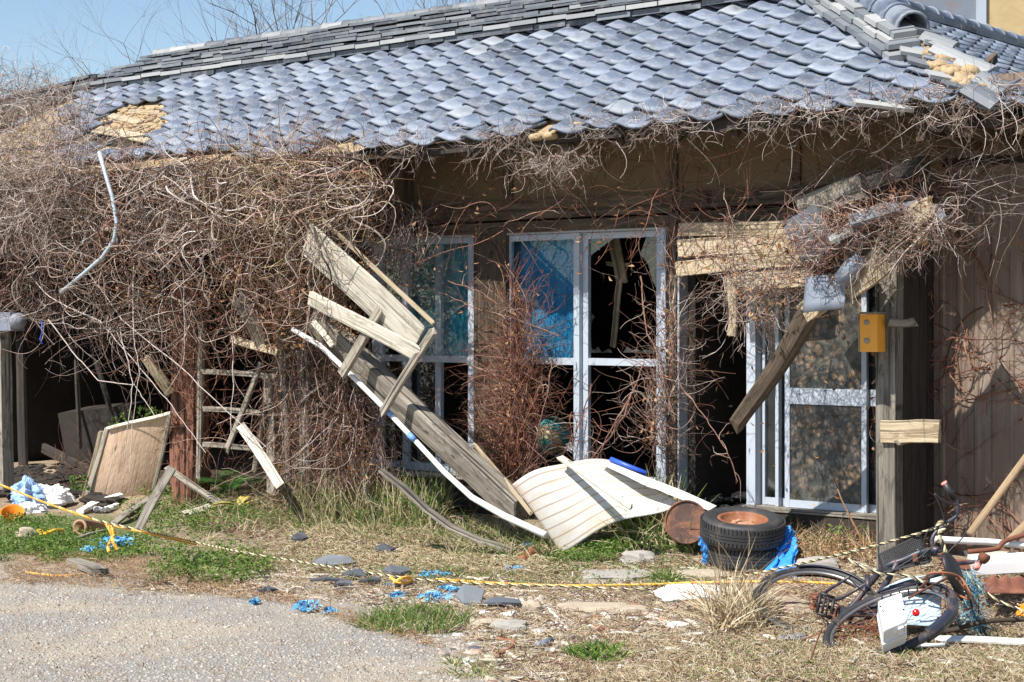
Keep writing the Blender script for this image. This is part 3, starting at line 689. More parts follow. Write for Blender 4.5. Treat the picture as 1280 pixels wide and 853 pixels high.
# ---- lower eave continuing past the corner
le = MB()
le.boxf(HS(CS - .5, -.62, 2.70), HS(2.6, 0, 0) - HS(0, 0, 0), HS(0, 1.2, 0) - HS(0, 0, 0), (0, 0, .03))
part('corner_eave_deck', le, 'wood_dark', house)
le = MB()
for k in range(9): le.boxf(HS(CS - .45 + k * .30, -.68, 2.64), HS(.05, 0, 0) - HS(0, 0, 0), HS(0, 1.1, 0) - HS(0, 0, 0), (0, 0, .055))
part('corner_rafters', le, 'wood_brown', house)
le = MB()
for k in range(12):
    for j in range(3):
        fpt = lambda a, d, h: HS(CS - .12 + a, -.78 + d, 2.75 + d * .25 + h)
        tile_geo(le, fpt, k * .25, j * .25, 0, random.random(), random.gauss(0, .05))
part('corner_eave_tiles', le, 'roof_tile', house, True)
# ---- walls
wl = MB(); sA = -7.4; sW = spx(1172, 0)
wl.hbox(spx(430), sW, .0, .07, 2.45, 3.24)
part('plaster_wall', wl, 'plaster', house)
dw = MB()
dw.hbox(sA, spx(430) - .003, .0, .07, 2.2, 3.24)
x = spx(345)
while x < spx(430):                                            # weathered vertical planks
    w_ = random.uniform(.11, .17); dw.board(HS(x + w_ / 2, -.02 + random.uniform(-.02, .02), .05), HS(x + w_ / 2 + random.uniform(-.02, .02), -.02, 2.2), w_ * .95, .02, up=(NX, NY, 0)); x += w_
part('plank_wall', dw, 'wood_brown', house)
fr = MB()
def post(px0, px1, v0, v1, z0, z1, mb=None): (mb or fr).hbox(spx(px0, v0), spx(px1, v0), v0, v1, z0, z1)
for a_ in ((836, 845, -.035, .10, .2, 2.334), (592, 632, -.012, .08, .44, 2.238), (990, 1000, -.02, .05, 2.472, 3.2), (1105, 1116, -.02, .1, .1, 2.35), (628, 640, -.02, .05, 2.472, 3.2), (836, 846, -.02, .05, 2.472, 3.2), (505, 515, -.02, .05, 2.472, 3.2)):
    fr = MB(); post(*a_, mb=fr); part('wall_post', fr, 'wood_brown', house)
bm_ = MB()
bm_.hbox(spx(425), spx(846), -.06, .09, 2.335, 2.47); bm_.hbox(spx(425), spx(846), -.03, .10, 2.24, 2.32); bm_.hbox(spx(847), sW, -.05, .09, 2.36, 2.47)
bm_.hbox(spx(850), spx(1102), -.0, .09, 2.16, 2.34)
part('lintel_beam', bm_, 'wood_brown', house)
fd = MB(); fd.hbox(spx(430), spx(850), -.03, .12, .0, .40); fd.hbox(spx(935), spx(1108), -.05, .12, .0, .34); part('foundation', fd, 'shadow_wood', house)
sl = MB(); sl.hbox(spx(428), spx(850), -.07, .16, .402, .435); sl.hbox(spx(933), spx(1108), -.06, .14, .342, .37); part('sill', sl, 'wood_grey', house)
# interior shell
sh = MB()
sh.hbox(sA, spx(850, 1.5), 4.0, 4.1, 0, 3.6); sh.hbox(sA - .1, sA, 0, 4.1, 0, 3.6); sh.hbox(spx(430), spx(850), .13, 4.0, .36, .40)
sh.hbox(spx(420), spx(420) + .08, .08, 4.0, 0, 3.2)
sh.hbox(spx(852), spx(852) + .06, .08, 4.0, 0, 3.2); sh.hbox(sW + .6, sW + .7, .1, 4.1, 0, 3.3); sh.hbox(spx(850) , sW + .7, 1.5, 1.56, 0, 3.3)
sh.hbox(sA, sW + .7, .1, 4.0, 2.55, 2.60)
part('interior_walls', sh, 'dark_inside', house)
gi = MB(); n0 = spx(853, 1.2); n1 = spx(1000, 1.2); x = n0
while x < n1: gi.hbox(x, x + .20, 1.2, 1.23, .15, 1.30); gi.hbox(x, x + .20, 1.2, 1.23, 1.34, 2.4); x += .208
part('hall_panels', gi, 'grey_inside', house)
# brown cladding
sd = MB(); x = spx(1120, .12); xe = spx(1420, .12); zb = .02
prof = []
while x < xe:
    for dx, dv in ((0, 0), (.07, 0), (.078, -.010), (.098, -.010), (.106, 0)): prof.append((x + dx, .12 + dv))
    x += .114
V = []; fs = []
for i, (s_, v_) in enumerate(prof): V += [HS(s_, v_, zb), HS(s_, v_, 3.1)]
for i in range(len(prof) - 1): fs.append((2 * i, 2 * i + 2, 2 * i + 3, 2 * i + 1))
sd.add(V, fs); part('metal_cladding', sd, 'siding', house)
# projecting timber bay: post, side face
pj = MB(); vP = -.47
sP = spx(1100, vP); wP = spx(1125, vP) - sP
pj.board(HS(sP + wP / 2, vP, .0), HS(sP + wP / 2, vP, 2.3), wP, .10, up=(NX, NY, 0), jag=0); part('bay_post', pj, 'wood_weathered', house)
ps = MB(); v_ = vP + .06
for k in range(5):
    ps.boxf(HS(sP + wP * .55 - .03, v_, .05), HS(.028, 0, 0) - HS(0, 0, 0), HS(0, .105, 0) - HS(0, 0, 0), (0, 0, 2.4)); v_ += .11
part('bay_side_boards', ps, 'wood_dark', house)
pb = MB(); pb.board(HP(1105, 539, vP - .07), HP(1172, 540, vP - .05), .135, .028, up=(NX, NY, 0)); part('nailed_board', pb, 'wood_tan', house)
pb = MB(); pb.board(HP(1113, 404, vP - .07), HP(1144, 403, vP - .05), .05, .05, up=(NX, NY, 0)); part('bracket', pb, 'wood_grey', house); pb = MB(); pb.board(HP(1122, 553, vP - .07), HP(1152, 548, vP + .1), .04, .03, up=(NX, NY, 0)); part('bracket', pb, 'wood_grey', house)
# boards over the entrance
eb = MB(); vE = -.27
for (y0, y1, px0, px1, wd) in ((288, 283, 850, 1012, .09), (311, 302, 850, 1012, .115), (336, 322, 848, 1010, .10), (356, 345, 910, 1012, .12)):
    eb.board(HP(px0, y0, vE), HP(px1, y1, vE + random.uniform(-.02, .02)), wd, .02, up=(NX, NY, 0), n=12, jag=.03)
part('entrance_boards', eb, 'wood_tan', house)
ep = MB(); ep.board(HS(spx(853, -.2), -.2, 2.0), HS(spx(1095, -.2), -.2, 2.45), .07, .06, up=(NX, NY, 0)); part('canopy_batten', ep, 'wood_brown', house)
# ---- windows
VW = .03
def bar(mb, px0, px1, y0, y1, v=VW, d=.035):       # frame bar by its pixel sides
    a = HP(px0, y0, v); b = HP(px1, y1, v); s0, _ = SV(a); s1, _ = SV(b); mb.hbox(s0, s1, v, v + d, b.z, a.z)
def hrail(mb, px0, px1, z0, z1, v=VW, d=.035): mb.hbox(spx(px0, v), spx(px1, v), v, v + d, z0, z1)
ZT, ZB, ZM0, ZM1 = 2.225, .437, 1.275, 1.325
def sash(px0, px1, v, st=6.6, mid=True, lab=None, glass_up=True, glass_lo=False, name='window_sash'):
    m = MB(); w0 = spx(px0 + st, v) - spx(px0, v); s0, s1 = spx(px0, v), spx(px1, v)
    m.hbox(s0, s0 + w0, v, v + .035, ZB, ZT); m.hbox(s1 - w0, s1, v, v + .035, ZB, ZT)
    m.hbox(s0 + w0, s1 - w0, v + .002, v + .033, ZT - .045, ZT - .001); m.hbox(s0 + w0, s1 - w0, v + .002, v + .033, ZB + .001, ZB + .06)
    if mid: m.hbox(s0 + w0, s1 - w0, v + .002, v + .033, ZM0, ZM1)
    o = part(name, m, 'aluminium', house, label=lab)
    g = MB()
    gm_ = 'glass'
    if glass_up: g.hbox(s0 + w0, s1 - w0, v + .014, v + .018, ZM1, ZT - .045)
    if glass_lo: g.hbox(s0 + w0, s1 - w0, v + .014, v + .018, ZB + .06, ZM0)
    if g.V: part('pane', g, gm_, o)
    return o, s0 + w0, s1 - w0
sash(427, 478, VW + .05, glass_lo=True)
sash(503, 592, VW)
sash(465, 551, VW + .055, glass_lo=True)
sash(632, 724, VW)
o3, a3, b3 = sash(727, 829, VW + .04, st=8, glass_up=False, lab='sash with broken pane')
tr_ = MB(); tr_.hbox(spx(430), spx(592), .0, .15, ZT + .002, ZT + .028); tr_.hbox(spx(632), spx(850), .0, .15, ZT + .002, ZT + .028); tr_.hbox(spx(845), spx(851), -.02, .12, ZB, ZT)
tr_.hbox(spx(829), spx(835), -.03, .11, ZB, ZT); part('window_track', tr_, 'aluminium', house)
def flatpoly(mb, pts, v, th=.004):
    A = [HP(x, y, v) for x, y in pts]; B = [HP(x, y, v) + Vector((NX, NY, 0)) * th for x, y in pts]; n = len(A)
    mb.add(A + B, [tuple(range(n)), tuple(reversed(range(n, 2 * n)))] + [(i, i + n, (i + 1) % n + n, (i + 1) % n) for i in range(n)])
gs = MB(); v = VW + .055
flatpoly(gs, [(734, 297), (734, 440), (741, 440), (738, 425), (739, 405), (743, 396), (736, 388), (732, 370), (735, 345), (735, 322), (760, 303), (770, 297)], v)
flatpoly(gs, [(734, 441), (752, 441), (748, 434), (741, 438)], v); flatpoly(gs, [(752, 441), (765, 441), (762, 436), (757, 438)], v)
flatpoly(gs, [(778, 441), (800, 441), (797, 436), (790, 438), (784, 434)], v); flatpoly(gs, [(800, 441), (820, 441), (820, 430), (812, 438), (806, 437)], v)
flatpoly(gs, [(820, 296), (820, 360), (815, 350), (810, 330), (800, 318), (808, 296)], v)
part('broken_glass', gs, 'glass_dusty', o3)
# curtains behind the two intact upper panes
for (p0, p1, rv, amp) in ((496, 600, 1.0, .008), (628, 730, 0.0, .012)):
    c = MB(); s0, s1 = spx(p0, .16), spx(p1, .16)
    c.grid(60, 12, lambda a, b: HS(s0 + a * (s1 - s0), .175 + amp * math.sin(a * 38 + 2 * math.sin(a * 7)) + .01 * math.sin(b * 5 + a * 9), 1.30 + b * .96 + .02 * math.sin(a * 14) * (1 - b)), rnd=rv)
    part('curtain', c, 'curtain', house, True, 'teal faded curtain' if rv else 'deep blue curtain')
# entrance sliding doors
def door(px0, px1, v, st, zb=.372, zt=2.12, mids=((.98, 1.07),), film=True, lab=None):
    m = MB(); s0, s1 = spx(px0, v), spx(px1, v); w0 = st
    m.hbox(s0, s0 + w0, v, v + .03, zb, zt); m.hbox(s1 - w0, s1, v, v + .03, zb, zt)
    m.hbox(s0 + w0, s1 - w0, v + .002, v + .028, zt - .05, zt - .001); m.hbox(s0 + w0, s1 - w0, v + .002, v + .028, zb + .001, zb + .05)
    for a, b in mids: m.hbox(s0 + w0, s1 - w0, v + .002, v + .028, a, b)
    o = part('sliding_door', m, 'aluminium', house, label=lab)
    g = MB(); g.hbox(s0 + w0, s1 - w0, v + .012, v + .016, zb + .05, zt - .05); part('pane', g, 'stained_glass_film' if film else 'glass_dusty', o); return o
door(981, 1083, -.0, .035, lab='sliding door with mottled brown panes', mids=((1.05, 1.155),))
door(1078, 1104, .045, .02, film=False, mids=((1.05, 1.155),)); door(953, 993, .05, .018, film=False, mids=()); 
m = MB(); m.hbox(spx(935), spx(946), -.02, .1, .372, 2.14); m.hbox(spx(969), spx(973), .0, .04, .372, 2.14); m.hbox(spx(935), spx(1104), -.01, .11, 2.122, 2.15); part('door_frame', m, 'aluminium', house)
# doorway inner dark panel beside doors
# interior room bits
m = MB(); m.board(HP(768, 300, .5), HP(777, 352, .5), .10, .02, up=(NX, NY, 0)); m.board(HP(758, 330, .52), HP(786, 332, .52), .03, .02, up=(NX, NY, 0)); m.board(HP(775, 350, .5), HP(766, 432, .5), .05, .02, up=(NX, NY, 0)); part('broken_lath', m, 'wood_tan', house)
# ================================================================== neighbouring house
nb = thing('neighbour_house', 'ochre plastered upper storey with a window behind the tiled ridge', 'house', W(1300, 400, 21) * 1)
nb.location.z = 0
m = MB(); Yb = 21.0
def nbox(px0, px1, y0, y1, Ya, Yb_, mb): 
    a = W(px0, y1, Ya); b = W(px1, y0, Ya); mb.boxf(a, (b.x - a.x, 0, 0), (0, Yb_ - Ya, 0), (0, 0, b.z - a.z))
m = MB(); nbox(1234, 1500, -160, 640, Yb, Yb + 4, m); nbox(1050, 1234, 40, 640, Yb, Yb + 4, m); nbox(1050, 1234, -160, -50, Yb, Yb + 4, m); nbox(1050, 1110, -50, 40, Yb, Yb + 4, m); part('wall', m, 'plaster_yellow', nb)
m = MB(); nbox(1222, 1233, -50, 40, Yb - .05, Yb + .1, m); nbox(1110, 1222, 34, 40, Yb - .05, Yb + .1, m); nbox(1110, 1222, -50, -44, Yb - .05, Yb + .1, m); nbox(1110, 1116, -44, 34, Yb - .05, Yb + .1, m)
wf = part('window_frame', m, 'aluminium', nb); m = MB(); nbox(1116, 1222, -44, 34, Yb + .02, Yb + .03, m); part('pane', m, 'metal_grey', wf)
m = MB(); nbox(1030, 1520, -190, -162, Yb - .5, Yb + 4.5, m); part('roof', m, 'ridge_tile', nb)
# ================================================================== background trees (bare)
def bare_tree(px, Y, hgt, spread, lab, seed, rad=.16, lean=0):
    rs = random.Random(seed); root = thing('bare_tree', lab, 'tree', (W(px, 400, Y).x, Y, 0), 'bare trees behind the roof ridge')
    tk = MB(); crowns = []
    def br(p, d, ln, r, lv):
        pts = [p.copy()]; q = p.copy(); dd = d.copy()
        n = 6
        for i in range(n):
            dd = (dd + Vector((rs.gauss(0, .14), rs.gauss(0, .14), rs.gauss(.03, .1)))).normalized(); q = q + dd * ln / n; pts.append(q.copy())
        rads = [r * (1 - .55 * i / n) for i in range(n + 1)]
        if lv == 0: tk.tube(pts, rads, 8)
        else: crowns.append((pts, rads))
        if lv < 5:
            for k in range(4 if lv < 4 else 3):
                i = rs.randint(2, n); nd = (dd + Vector((rs.gauss(0, .6) * spread, rs.gauss(0, .6) * spread, rs.gauss(.15, .35)))).normalized(); br(pts[i], nd, ln * rs.uniform(.55, .8), rads[i] * .62, lv + 1)
    br(Vector((root.location.x, Y, 0)), Vector((lean, 0, 1)), hgt * .42, rad, 0)
    part('trunk', tk, 'twig_dark', root, True)
    A = tubes_np(np.array([[tuple(p) for p in c[0]] for c in crowns]), np.array([c[1] for c in crowns]), np.array([rs.random() for _ in crowns]), 4)
    npart('crown', A, 'twig_dark', root)
bare_tree(430, 24, 9.2, 1.0, 'bare dark tree with the thickest branching behind the ridge', 3, .15, .12)
bare_tree(545, 25, 9.5, 1.0, 'bare tree with a stout bough close to the ridge', 11, .17, -.15)
bare_tree(290, 27, 8.0, .7, 'slender bare tree with only fine twigs showing above the ridge', 5, .08, .0)
#@@PART2
# ================================================================== loose tiles at the broken hip
def flat_tile(mb, c, ax, sd, L_=.27, Wd=.22, th=.022, curve=.02, rnd=None):
    c = Vector(c); ax = Vector(ax).normalized(); sd = Vector(sd); sd = (sd - ax * sd.dot(ax)).normalized(); n = ax.cross(sd)
    if n.z < 0: n = -n
    mb.grid(6, 5, lambda a, b: c + ax * (a - .5) * L_ + sd * (b - .5) * Wd + n * (-curve * (2 * (b - .5)) ** 2), th=th, rnd=rnd)
LT = [((1148, 62), .35, 'pale square tile jutting out just under the broken end of the hip', .95), ((1158, 76), .3, 'grey flat tile jutting from the hip, nearest above the roof tiles', .6),
      ((1183, 92), .1, 'pale yellowish flat tile tipped up in the gap of the hip', 1.0), ((1205, 106), .0, 'broad blue grey tile lying across the corner above the eave', .5),
      ((1176, 46), .9, 'curved tile topmost on the exposed clay beside the round ridge tile', .75), ((1190, 62), 1.0, 'mossy curved tile in the middle of the clay bed', .9),
      ((1222, 76), 1.1, 'long curved tile sliding down the far side of the clay', .85), ((1246, 100), 1.1, 'grey curved tile beside the corner clay, farthest down the hip', .7),
      ((1232, 114), 1.2, 'flat tile wedged under the others at the eave corner', .4), ((1105, 128), .15, 'narrow tan tile lying askew on the eave vines', 1.0)]
for i, ((px, py), ang, lab, rv) in enumerate(LT):
    c = roof_hit(px, py, .085 if i != 9 else .07); m = MB(); d = math.radians(-10) + ang
    if i == 9: c = roof_hit(px, py, .08)
    axv = Vector((math.cos(d), -math.sin(d) * .6, -.15 - .2 * ang + random.uniform(-.1, .1))); sdv = Vector((math.sin(d), math.cos(d), .35))
    flat_tile(m, c, axv, sdv, .22 if i != 9 else .34, .17 if i != 9 else .10, curve=.012 + .02 * (ang > .5), rnd=rv)
    single('loose_roof_tile', m, 'ridge_tile', lab, 'roof tile', 'loose tiles on the broken hip', smooth=False)
# ================================================================== collapsed canopy beside the entrance
m = MB(); m.board(HP(1014, 390, -.78), HP(922, 531, -.62), .125, .11, up=(NX, NY, .2), n=14, warp=.012, jag=.05, taper=.75, ch=.03)
single('fallen_log', m, 'wood_brown', 'split dark timber slanting down across the glass doors from the collapsed canopy', 'beam')
m = MB(); m.board(HP(1000, 395, -.80), HP(1160, 262, -.95), .13, .05, up=(NX, NY, 0), n=9, jag=.03, warp=.01)
single('canopy_plank', m, 'wood_tan', 'cracked pale plank rising to the right over the orange box', 'plank')
m = MB(); m.board(HP(1060, 358, -.95), HP(1108, 322, -1.0), .17, .03, up=(NX, NY, 0), n=6, jag=.02)
single('canopy_plank', m, 'wood_tan', 'short flat tan board end above the orange box', 'plank')
m = MB(); m.board(HP(1002, 262, -.35), HP(1082, 232, -.45), .16, .06, up=(NX, NY, 0), n=6, jag=.02)
single('canopy_plank', m, 'wood_grey', 'grey green board end in the eave shade, over the canopy rubble', 'plank')
m = MB(); m.board(HP(1078, 236, -.4), HP(1155, 205, -.5), .10, .10, up=(NX, NY, 0), n=6, jag=.04)
single('canopy_plank', m, 'wood_dark', 'dark blue grey beam in the eave shade behind the canopy tiles', 'plank')
cg = 'tiles slipping off the collapsed canopy'
for (px, py, vv, a, b, lab, rv) in ((1063, 283, -.98, (1, -.2, .45), (.3, .9, .2), 'pale edged tile at the front of the canopy rubble', .95), (1090, 262, -1.0, (1, -.2, .3), (.2, .9, .3), 'grey tile lying highest on the canopy rubble', .5),
                         (1118, 258, -.9, (1, -.1, .2), (.2, .9, .3), 'flat tile beside the clay lump on the canopy rubble', .6), (1012, 292, -.6, (.5, -.2, -1), (.8, -.4, .4), 'tile hanging on edge next to the tan boards', .35),
                         (1040, 300, -.8, (.8, -.2, .8), (.2, .8, .4), 'dark tile half buried in red vines', .3), (1145, 268, -.8, (1, 0, .3), (.2, .9, .4), 'tile nearest the post under the hanging vines', .4)):
    m = MB(); flat_tile(m, HP(px, py, vv), a, b, .28, .24, rnd=rv); single('canopy_tile', m, 'ridge_tile', lab, 'roof tile', cg)
m = MB()
for px, py, r_ in ((1112, 272, .065), (1122, 276, .05), (1104, 277, .04), (1130, 290, .05), (1140, 282, .04), (1150, 300, .05), (1120, 300, .05)): lump(m, HP(px, py, -.93), r_, (1.2, .8, .7))
single('clay_lump', m, 'mud', 'yellow lump of roofing clay caught between the canopy tiles', 'clay', smooth=True)
m = MB()
def curved_plate(px, py, v_, w_, h_, sag):
    c = HP(px, py, v_)
    return lambda a, b: c + Vector((UX, UY, 0)) * (a - .5) * w_ + Vector((0, 0, 1)) * ((.5 - b) * h_ + .1 * (a - .5) * w_) + Vector((-NX, -NY, 0)) * (sag * math.sin(a * math.pi * 2) + .04 * b)
m.grid(12, 5, curved_plate(1034, 366, -.95, .27, .21, .018), th=.008); single('hanging_metal_plate', m, 'metal_grey', 'wavy grey metal plate hanging under the canopy vines', 'metal sheet', smooth=True)
m = MB(); m.grid(8, 5, lambda a, b: HP(1053 + a * 24 + b * 2, 345 - a * 22 + b * 14, -1.0) + Vector((0, -.03, 0)) * math.sin(a * 3.1)); 
m = MB(); m.tube([HP(1052, 352, -1.0), HP(1066, 334, -1.0), HP(1078, 324, -.98)], [.055, .06, .05], 10); single('gutter_piece', m, 'metal_grey', 'short bent piece of grey gutter by the tan board end', 'gutter', smooth=True)
m = MB(); m.board(HP(919, 345, -.4), HP(914, 418, -.38), .06, .03, up=(NX, NY, 0), jag=.03, warp=.015); single('dangling_splinter', m, 'wood_tan', 'torn pale strip dangling below the entrance boards', 'wood scrap')
# orange box
root = thing('nest_box', 'weathered orange box hung by the bay post, two round marks on its front', 'box', HP(1085, 440, -.62))
vN = -.62; a = HP(1074, 440, vN); b = HP(1097, 393, vN); s0, _ = SV(a); s1, _ = SV(b)
m = MB(); o_ = HS(s0, vN, a.z); m.boxf(o_, HS(s1 - s0, 0, 0) - HS(0, 0, 0), HS(0, .12, 0) - HS(0, 0, 0), Vector((-.004, 0, b.z - a.z)), rnd=.5); part('front', m, 'orange_paint', root)
m = MB(); m.hbox(s0 - .012, s1 + .006, vN - .02, vN + .13, b.z + .001, b.z + .014); part('lid', m, 'wood_grey', root)
for dz in (.30, .78):
    m = MB(); c = HS((s0 + s1) / 2 - .01, vN - .004, a.z + (b.z - a.z) * dz); m.lathe(c, (-NX, -NY, 0), [(.001, .006), (.016, .006), (.018, 0)], 14); part('hook', m, 'concrete', root, True)
m = MB(); m.hbox(s0 - .006, s0 + .004, vN - .006, vN + .11, a.z, b.z); part('side', m, 'wood_grey', root)
# ================================================================== vines
def HPa(f): return f
def vthing(arr, name, material, label): return single(name, arr, material, label, 'vine', 'bare vines overgrowing the house')
def rdir(n, s=1.0, z=0.0, vout=0.3):
    """random direction lying mostly in the facade plane"""
    a = RNG.normal(size=(n, 3)); D = np.empty((n, 3)); D[:, 0] = a[:, 0] * UX + a[:, 1] * vout * NX; D[:, 1] = a[:, 0] * UY + a[:, 1] * vout * NY; D[:, 2] = a[:, 2] * s + z; return D
def surf_left(off0, off1, vfront):
    def f(x, y):
        p = roof_hit(x, y, random.uniform(off0, off1)); s_, v_ = SV(p)
        if v_ < EV or y > 190: return HP(x, y, vfront(x, y))
        return p
    return f
def vf_left(x, y):
    cx = max(0.0, 1 - abs(x - 170) / 330); cy = max(0.0, 1 - abs(y - 285) / 150)
    nz = mnoise.noise(Vector((x / 55, y / 42, 2.0))) + .5 * mnoise.noise(Vector((x / 22, y / 20, 5.0)))
    return EV - .14 - random.uniform(-.12, .30) * (.4 + cx * cy) - .26 * nz * (.4 + cx) 
LEFTP = [(-40, 88), (40, 92), (88, 100), (112, 150), (112, 190), (190, 188), (330, 196), (430, 190), (478, 195), (492, 250), (470, 300), (430, 330), (400, 395), (372, 435), (330, 425), (300, 440), (262, 405), (205, 430), (165, 440), (100, 410), (55, 375), (-40, 380)]
SMAX = spx(462, EV)
def conf_left(P):                                              # keep the strands from drifting forward or inside
    v = (P[:, 0] - OX) * NX + (P[:, 1] - OY) * NY - EV
    k = np.where(v < -.5, .5, 0) + np.where((v > .15) & (P[:, 2] < 2.8), -.4, 0)
    zr = EZ + np.maximum(v, 0) * M
    up = np.where((v > 0) & (P[:, 2] < zr + .05), .5, 0) + np.where((v > 0) & (P[:, 2] > zr + .3), -.45, 0)
    s_ = (P[:, 0] - OX) * UX + (P[:, 1] - OY) * UY; g_ = np.where(s_ > SMAX + .22 * np.random.RandomState(1).normal(size=len(P)) - .1 * np.sin(P[:, 2] * 5), -.45, 0)
    return np.stack([k * NX + g_ * UX, k * NY + g_ * UY, up], 1)
def noisy(P, thr, sc=2.6, sd=0):
    k = np.array([mnoise.noise(Vector((p[0] * sc + sd, p[1] * sc, p[2] * sc))) > thr + random.gauss(0, .06) for p in P]); return P[k]
S = noisy(seeds_poly(LEFTP, 3100, surf_left(.03, .28, vf_left)), .05, 3.4); n = len(S)
A, PP = vinebatch(S, rdir(n, .8, -.05), 16, .045, .30, (0, 0, -.03), (.0020, .0052), 2, conf_left)
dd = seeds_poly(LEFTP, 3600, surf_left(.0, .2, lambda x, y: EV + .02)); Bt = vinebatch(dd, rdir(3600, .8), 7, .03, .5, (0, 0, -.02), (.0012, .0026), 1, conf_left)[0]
vthing(Bt, 'vine_underlayer', 'vine_gap_shade', 'matted inner creeper layer coloured near black as shade in the gaps of the pale mat')  # backing layer whose dark colour stands in for shade between the stems
vthing(A, 'vine_thicket', 'vine_mixed', 'huge tangled mat of bare vines burying the far end of the roof and eave')
def sub(poly, n, fn, K=10, step=.05, wob=.3, pull=(0, 0, -.03), r=(.0015, .004), tw=2, D=None, cf=None):
    P0 = seeds_poly(poly, n, fn); return vinebatch(P0, rdir(n) if D is None else D(n), K, step, wob, pull, r, tw, cf)[0]
# pale heaps on top of the thicket, toward the gable end
hp = [(-40, 90), (60, 96), (100, 130), (118, 195), (110, 260), (60, 300), (-40, 260)]
Ah = sub(hp, 1100, surf_left(.15, .40, lambda x, y: vf_left(x, y) - .12), 12, .05, .3)
vthing(Ah, 'vine_heap', 'vine_grey', 'pale grey heap of dead stems rising over the gable end of the roof')
# golden part of the mat near the fallen boards
Sg = noisy(seeds_poly([(250, 195), (430, 192), (470, 210), (460, 290), (400, 330), (300, 300), (240, 240)], 800, lambda x, y: HP(x, y, vf_left(x, y) - .1)), -.05, 3.5, 9); n = len(Sg)
vthing(vinebatch(Sg, rdir(n, .8, -.1), 14, .045, .3, (0, 0, -.03), (.0018, .0045), 2, conf_left)[0], 'golden_vine', 'vine_gold', 'golden tan tangle of stems at the near end of the mat above the fallen boards')
# long lying stems over the thicket front
P0 = seeds_poly([(150, 190), (470, 195), (470, 280), (200, 300)], 260, lambda x, y: HP(x, y, vf_left(x, y) - .12))
A1 = cat_np(vinebatch(P0[:200], rdir(200, .5, -.5), 18, .05, .2, (0, 0, -.04), (.0026, .0052), 3, conf_left)[0], vinebatch(P0[200:], rdir(60, .5, -.6), 15, .05, .18, (0, 0, -.06), (.006, .010), 6, conf_left, 5)[0])
P0 = seeds_poly([(0, 200), (200, 200), (200, 330), (0, 330)], 160, lambda x, y: HP(x, y, vf_left(x, y) - .15))
A2 = vinebatch(P0, rdir(160, .5, -.2), 20, .055, .18, (.01, 0, -.02), (.0026, .005), 3, conf_left)[0]
vthing(cat_np(A1, A2), 'arching_vine', 'vine_grey', 'long pale stems arching over the front of the tangled mat')
# fringe hanging into the dark opening
P0 = seeds_poly([(0, 350), (240, 350), (240, 420), (150, 420), (0, 390)], 200, lambda x, y: HP(x, y, -.75 + random.uniform(-.2, .3)))
D0 = rdir(200, .5, -.5); A1 = vinebatch(P0, D0, 14, .05, .22, (.02, -.01, -.03), (.0015, .004), 2)[0]
lng = []
for pts in (((100, 330), (150, 400), (235, 470), (330, 560)), ((20, 320), (60, 370), (120, 400), (160, 440), (210, 500), (255, 560)), ((150, 410), (165, 480), (160, 540), (155, 600)), ((60, 400), (90, 440), (125, 475), (170, 483), (200, 520)), ((168, 330), (166, 420), (172, 470), (163, 530), (160, 590)), ((290, 420), (292, 480), (290, 540))):
    q = [HP(x, y, -.95 + random.uniform(-.03, .03)) for x, y in pts]; P_ = []
    for i in range(len(q) - 1):
        for k in range(8): P_.append(q[i].lerp(q[i + 1], k / 8))
    P_.append(q[-1]); P_ = np.array([tuple(p) for p in P_]); P_ += np.cumsum(RNG.normal(size=P_.shape) * .004, 0); n = len(P_)
    lng.append(tubes_np(P_[None], np.linspace(.0055, .003, n)[None], np.array([.75]), 4))
vthing(cat_np(A1, *lng), 'vine_fringe', 'vine_grey', 'ragged fringe of stems dangling across the black opening of the shed end')
# thicket foot: mass of roots and stems around the planks
P0 = seeds_poly([(345, 430), (430, 390), (470, 450), (480, 560), (440, 640), (345, 640), (350, 560)], 1050, lambda x, y: HP(x, y, -.25 - random.uniform(0, .35)))
A1 = vinebatch(P0, rdir(1050, 1.0, -.9, .2) * [.5, .5, 1], 13, .05, .22, (0, 0, -.08), (.0015, .004), 1)[0]
vthing(A1, 'rooted_vine', 'vine_mixed', 'dense upright stems and roots clothing the plank wall behind the fallen beam')
P0 = seeds_poly([(200, 380), (345, 395), (340, 590), (200, 590)], 130, lambda x, y: HP(x, y, -.62 + random.uniform(-.08, .1)))
A1 = vinebatch(P0, rdir(130, 1.0, -.3, .2), 13, .045, .25, (0, 0, -.06), (.0012, .003), 1)[0]
vthing(A1, 'vine_screen', 'vine_red', 'thin reddish stems creeping over the bark covered pillar and broken lattice')
# leaf litter caught in the thicket
C = seeds_poly([(60, 210), (470, 215), (470, 330), (400, 400), (300, 420), (180, 400), (80, 330)], 3800, lambda x, y: HP(x, y, vf_left(x, y) + .05))
C2 = seeds_poly([(300, 340), (470, 330), (450, 430), (330, 440)], 1500, lambda x, y: HP(x, y, vf_left(x, y) + .05))
C3 = seeds_poly([(340, 420), (470, 440), (480, 600), (350, 620)], 700, lambda x, y: HP(x, y, -.3 - random.uniform(0, .35)))
tag(single('dead_leaves', leafbatch(np.concatenate([C, C2, C3]), .017), 'dead_leaf', 'brown dead leaves caught in the vine mat', 'leaves'), kind='stuff')
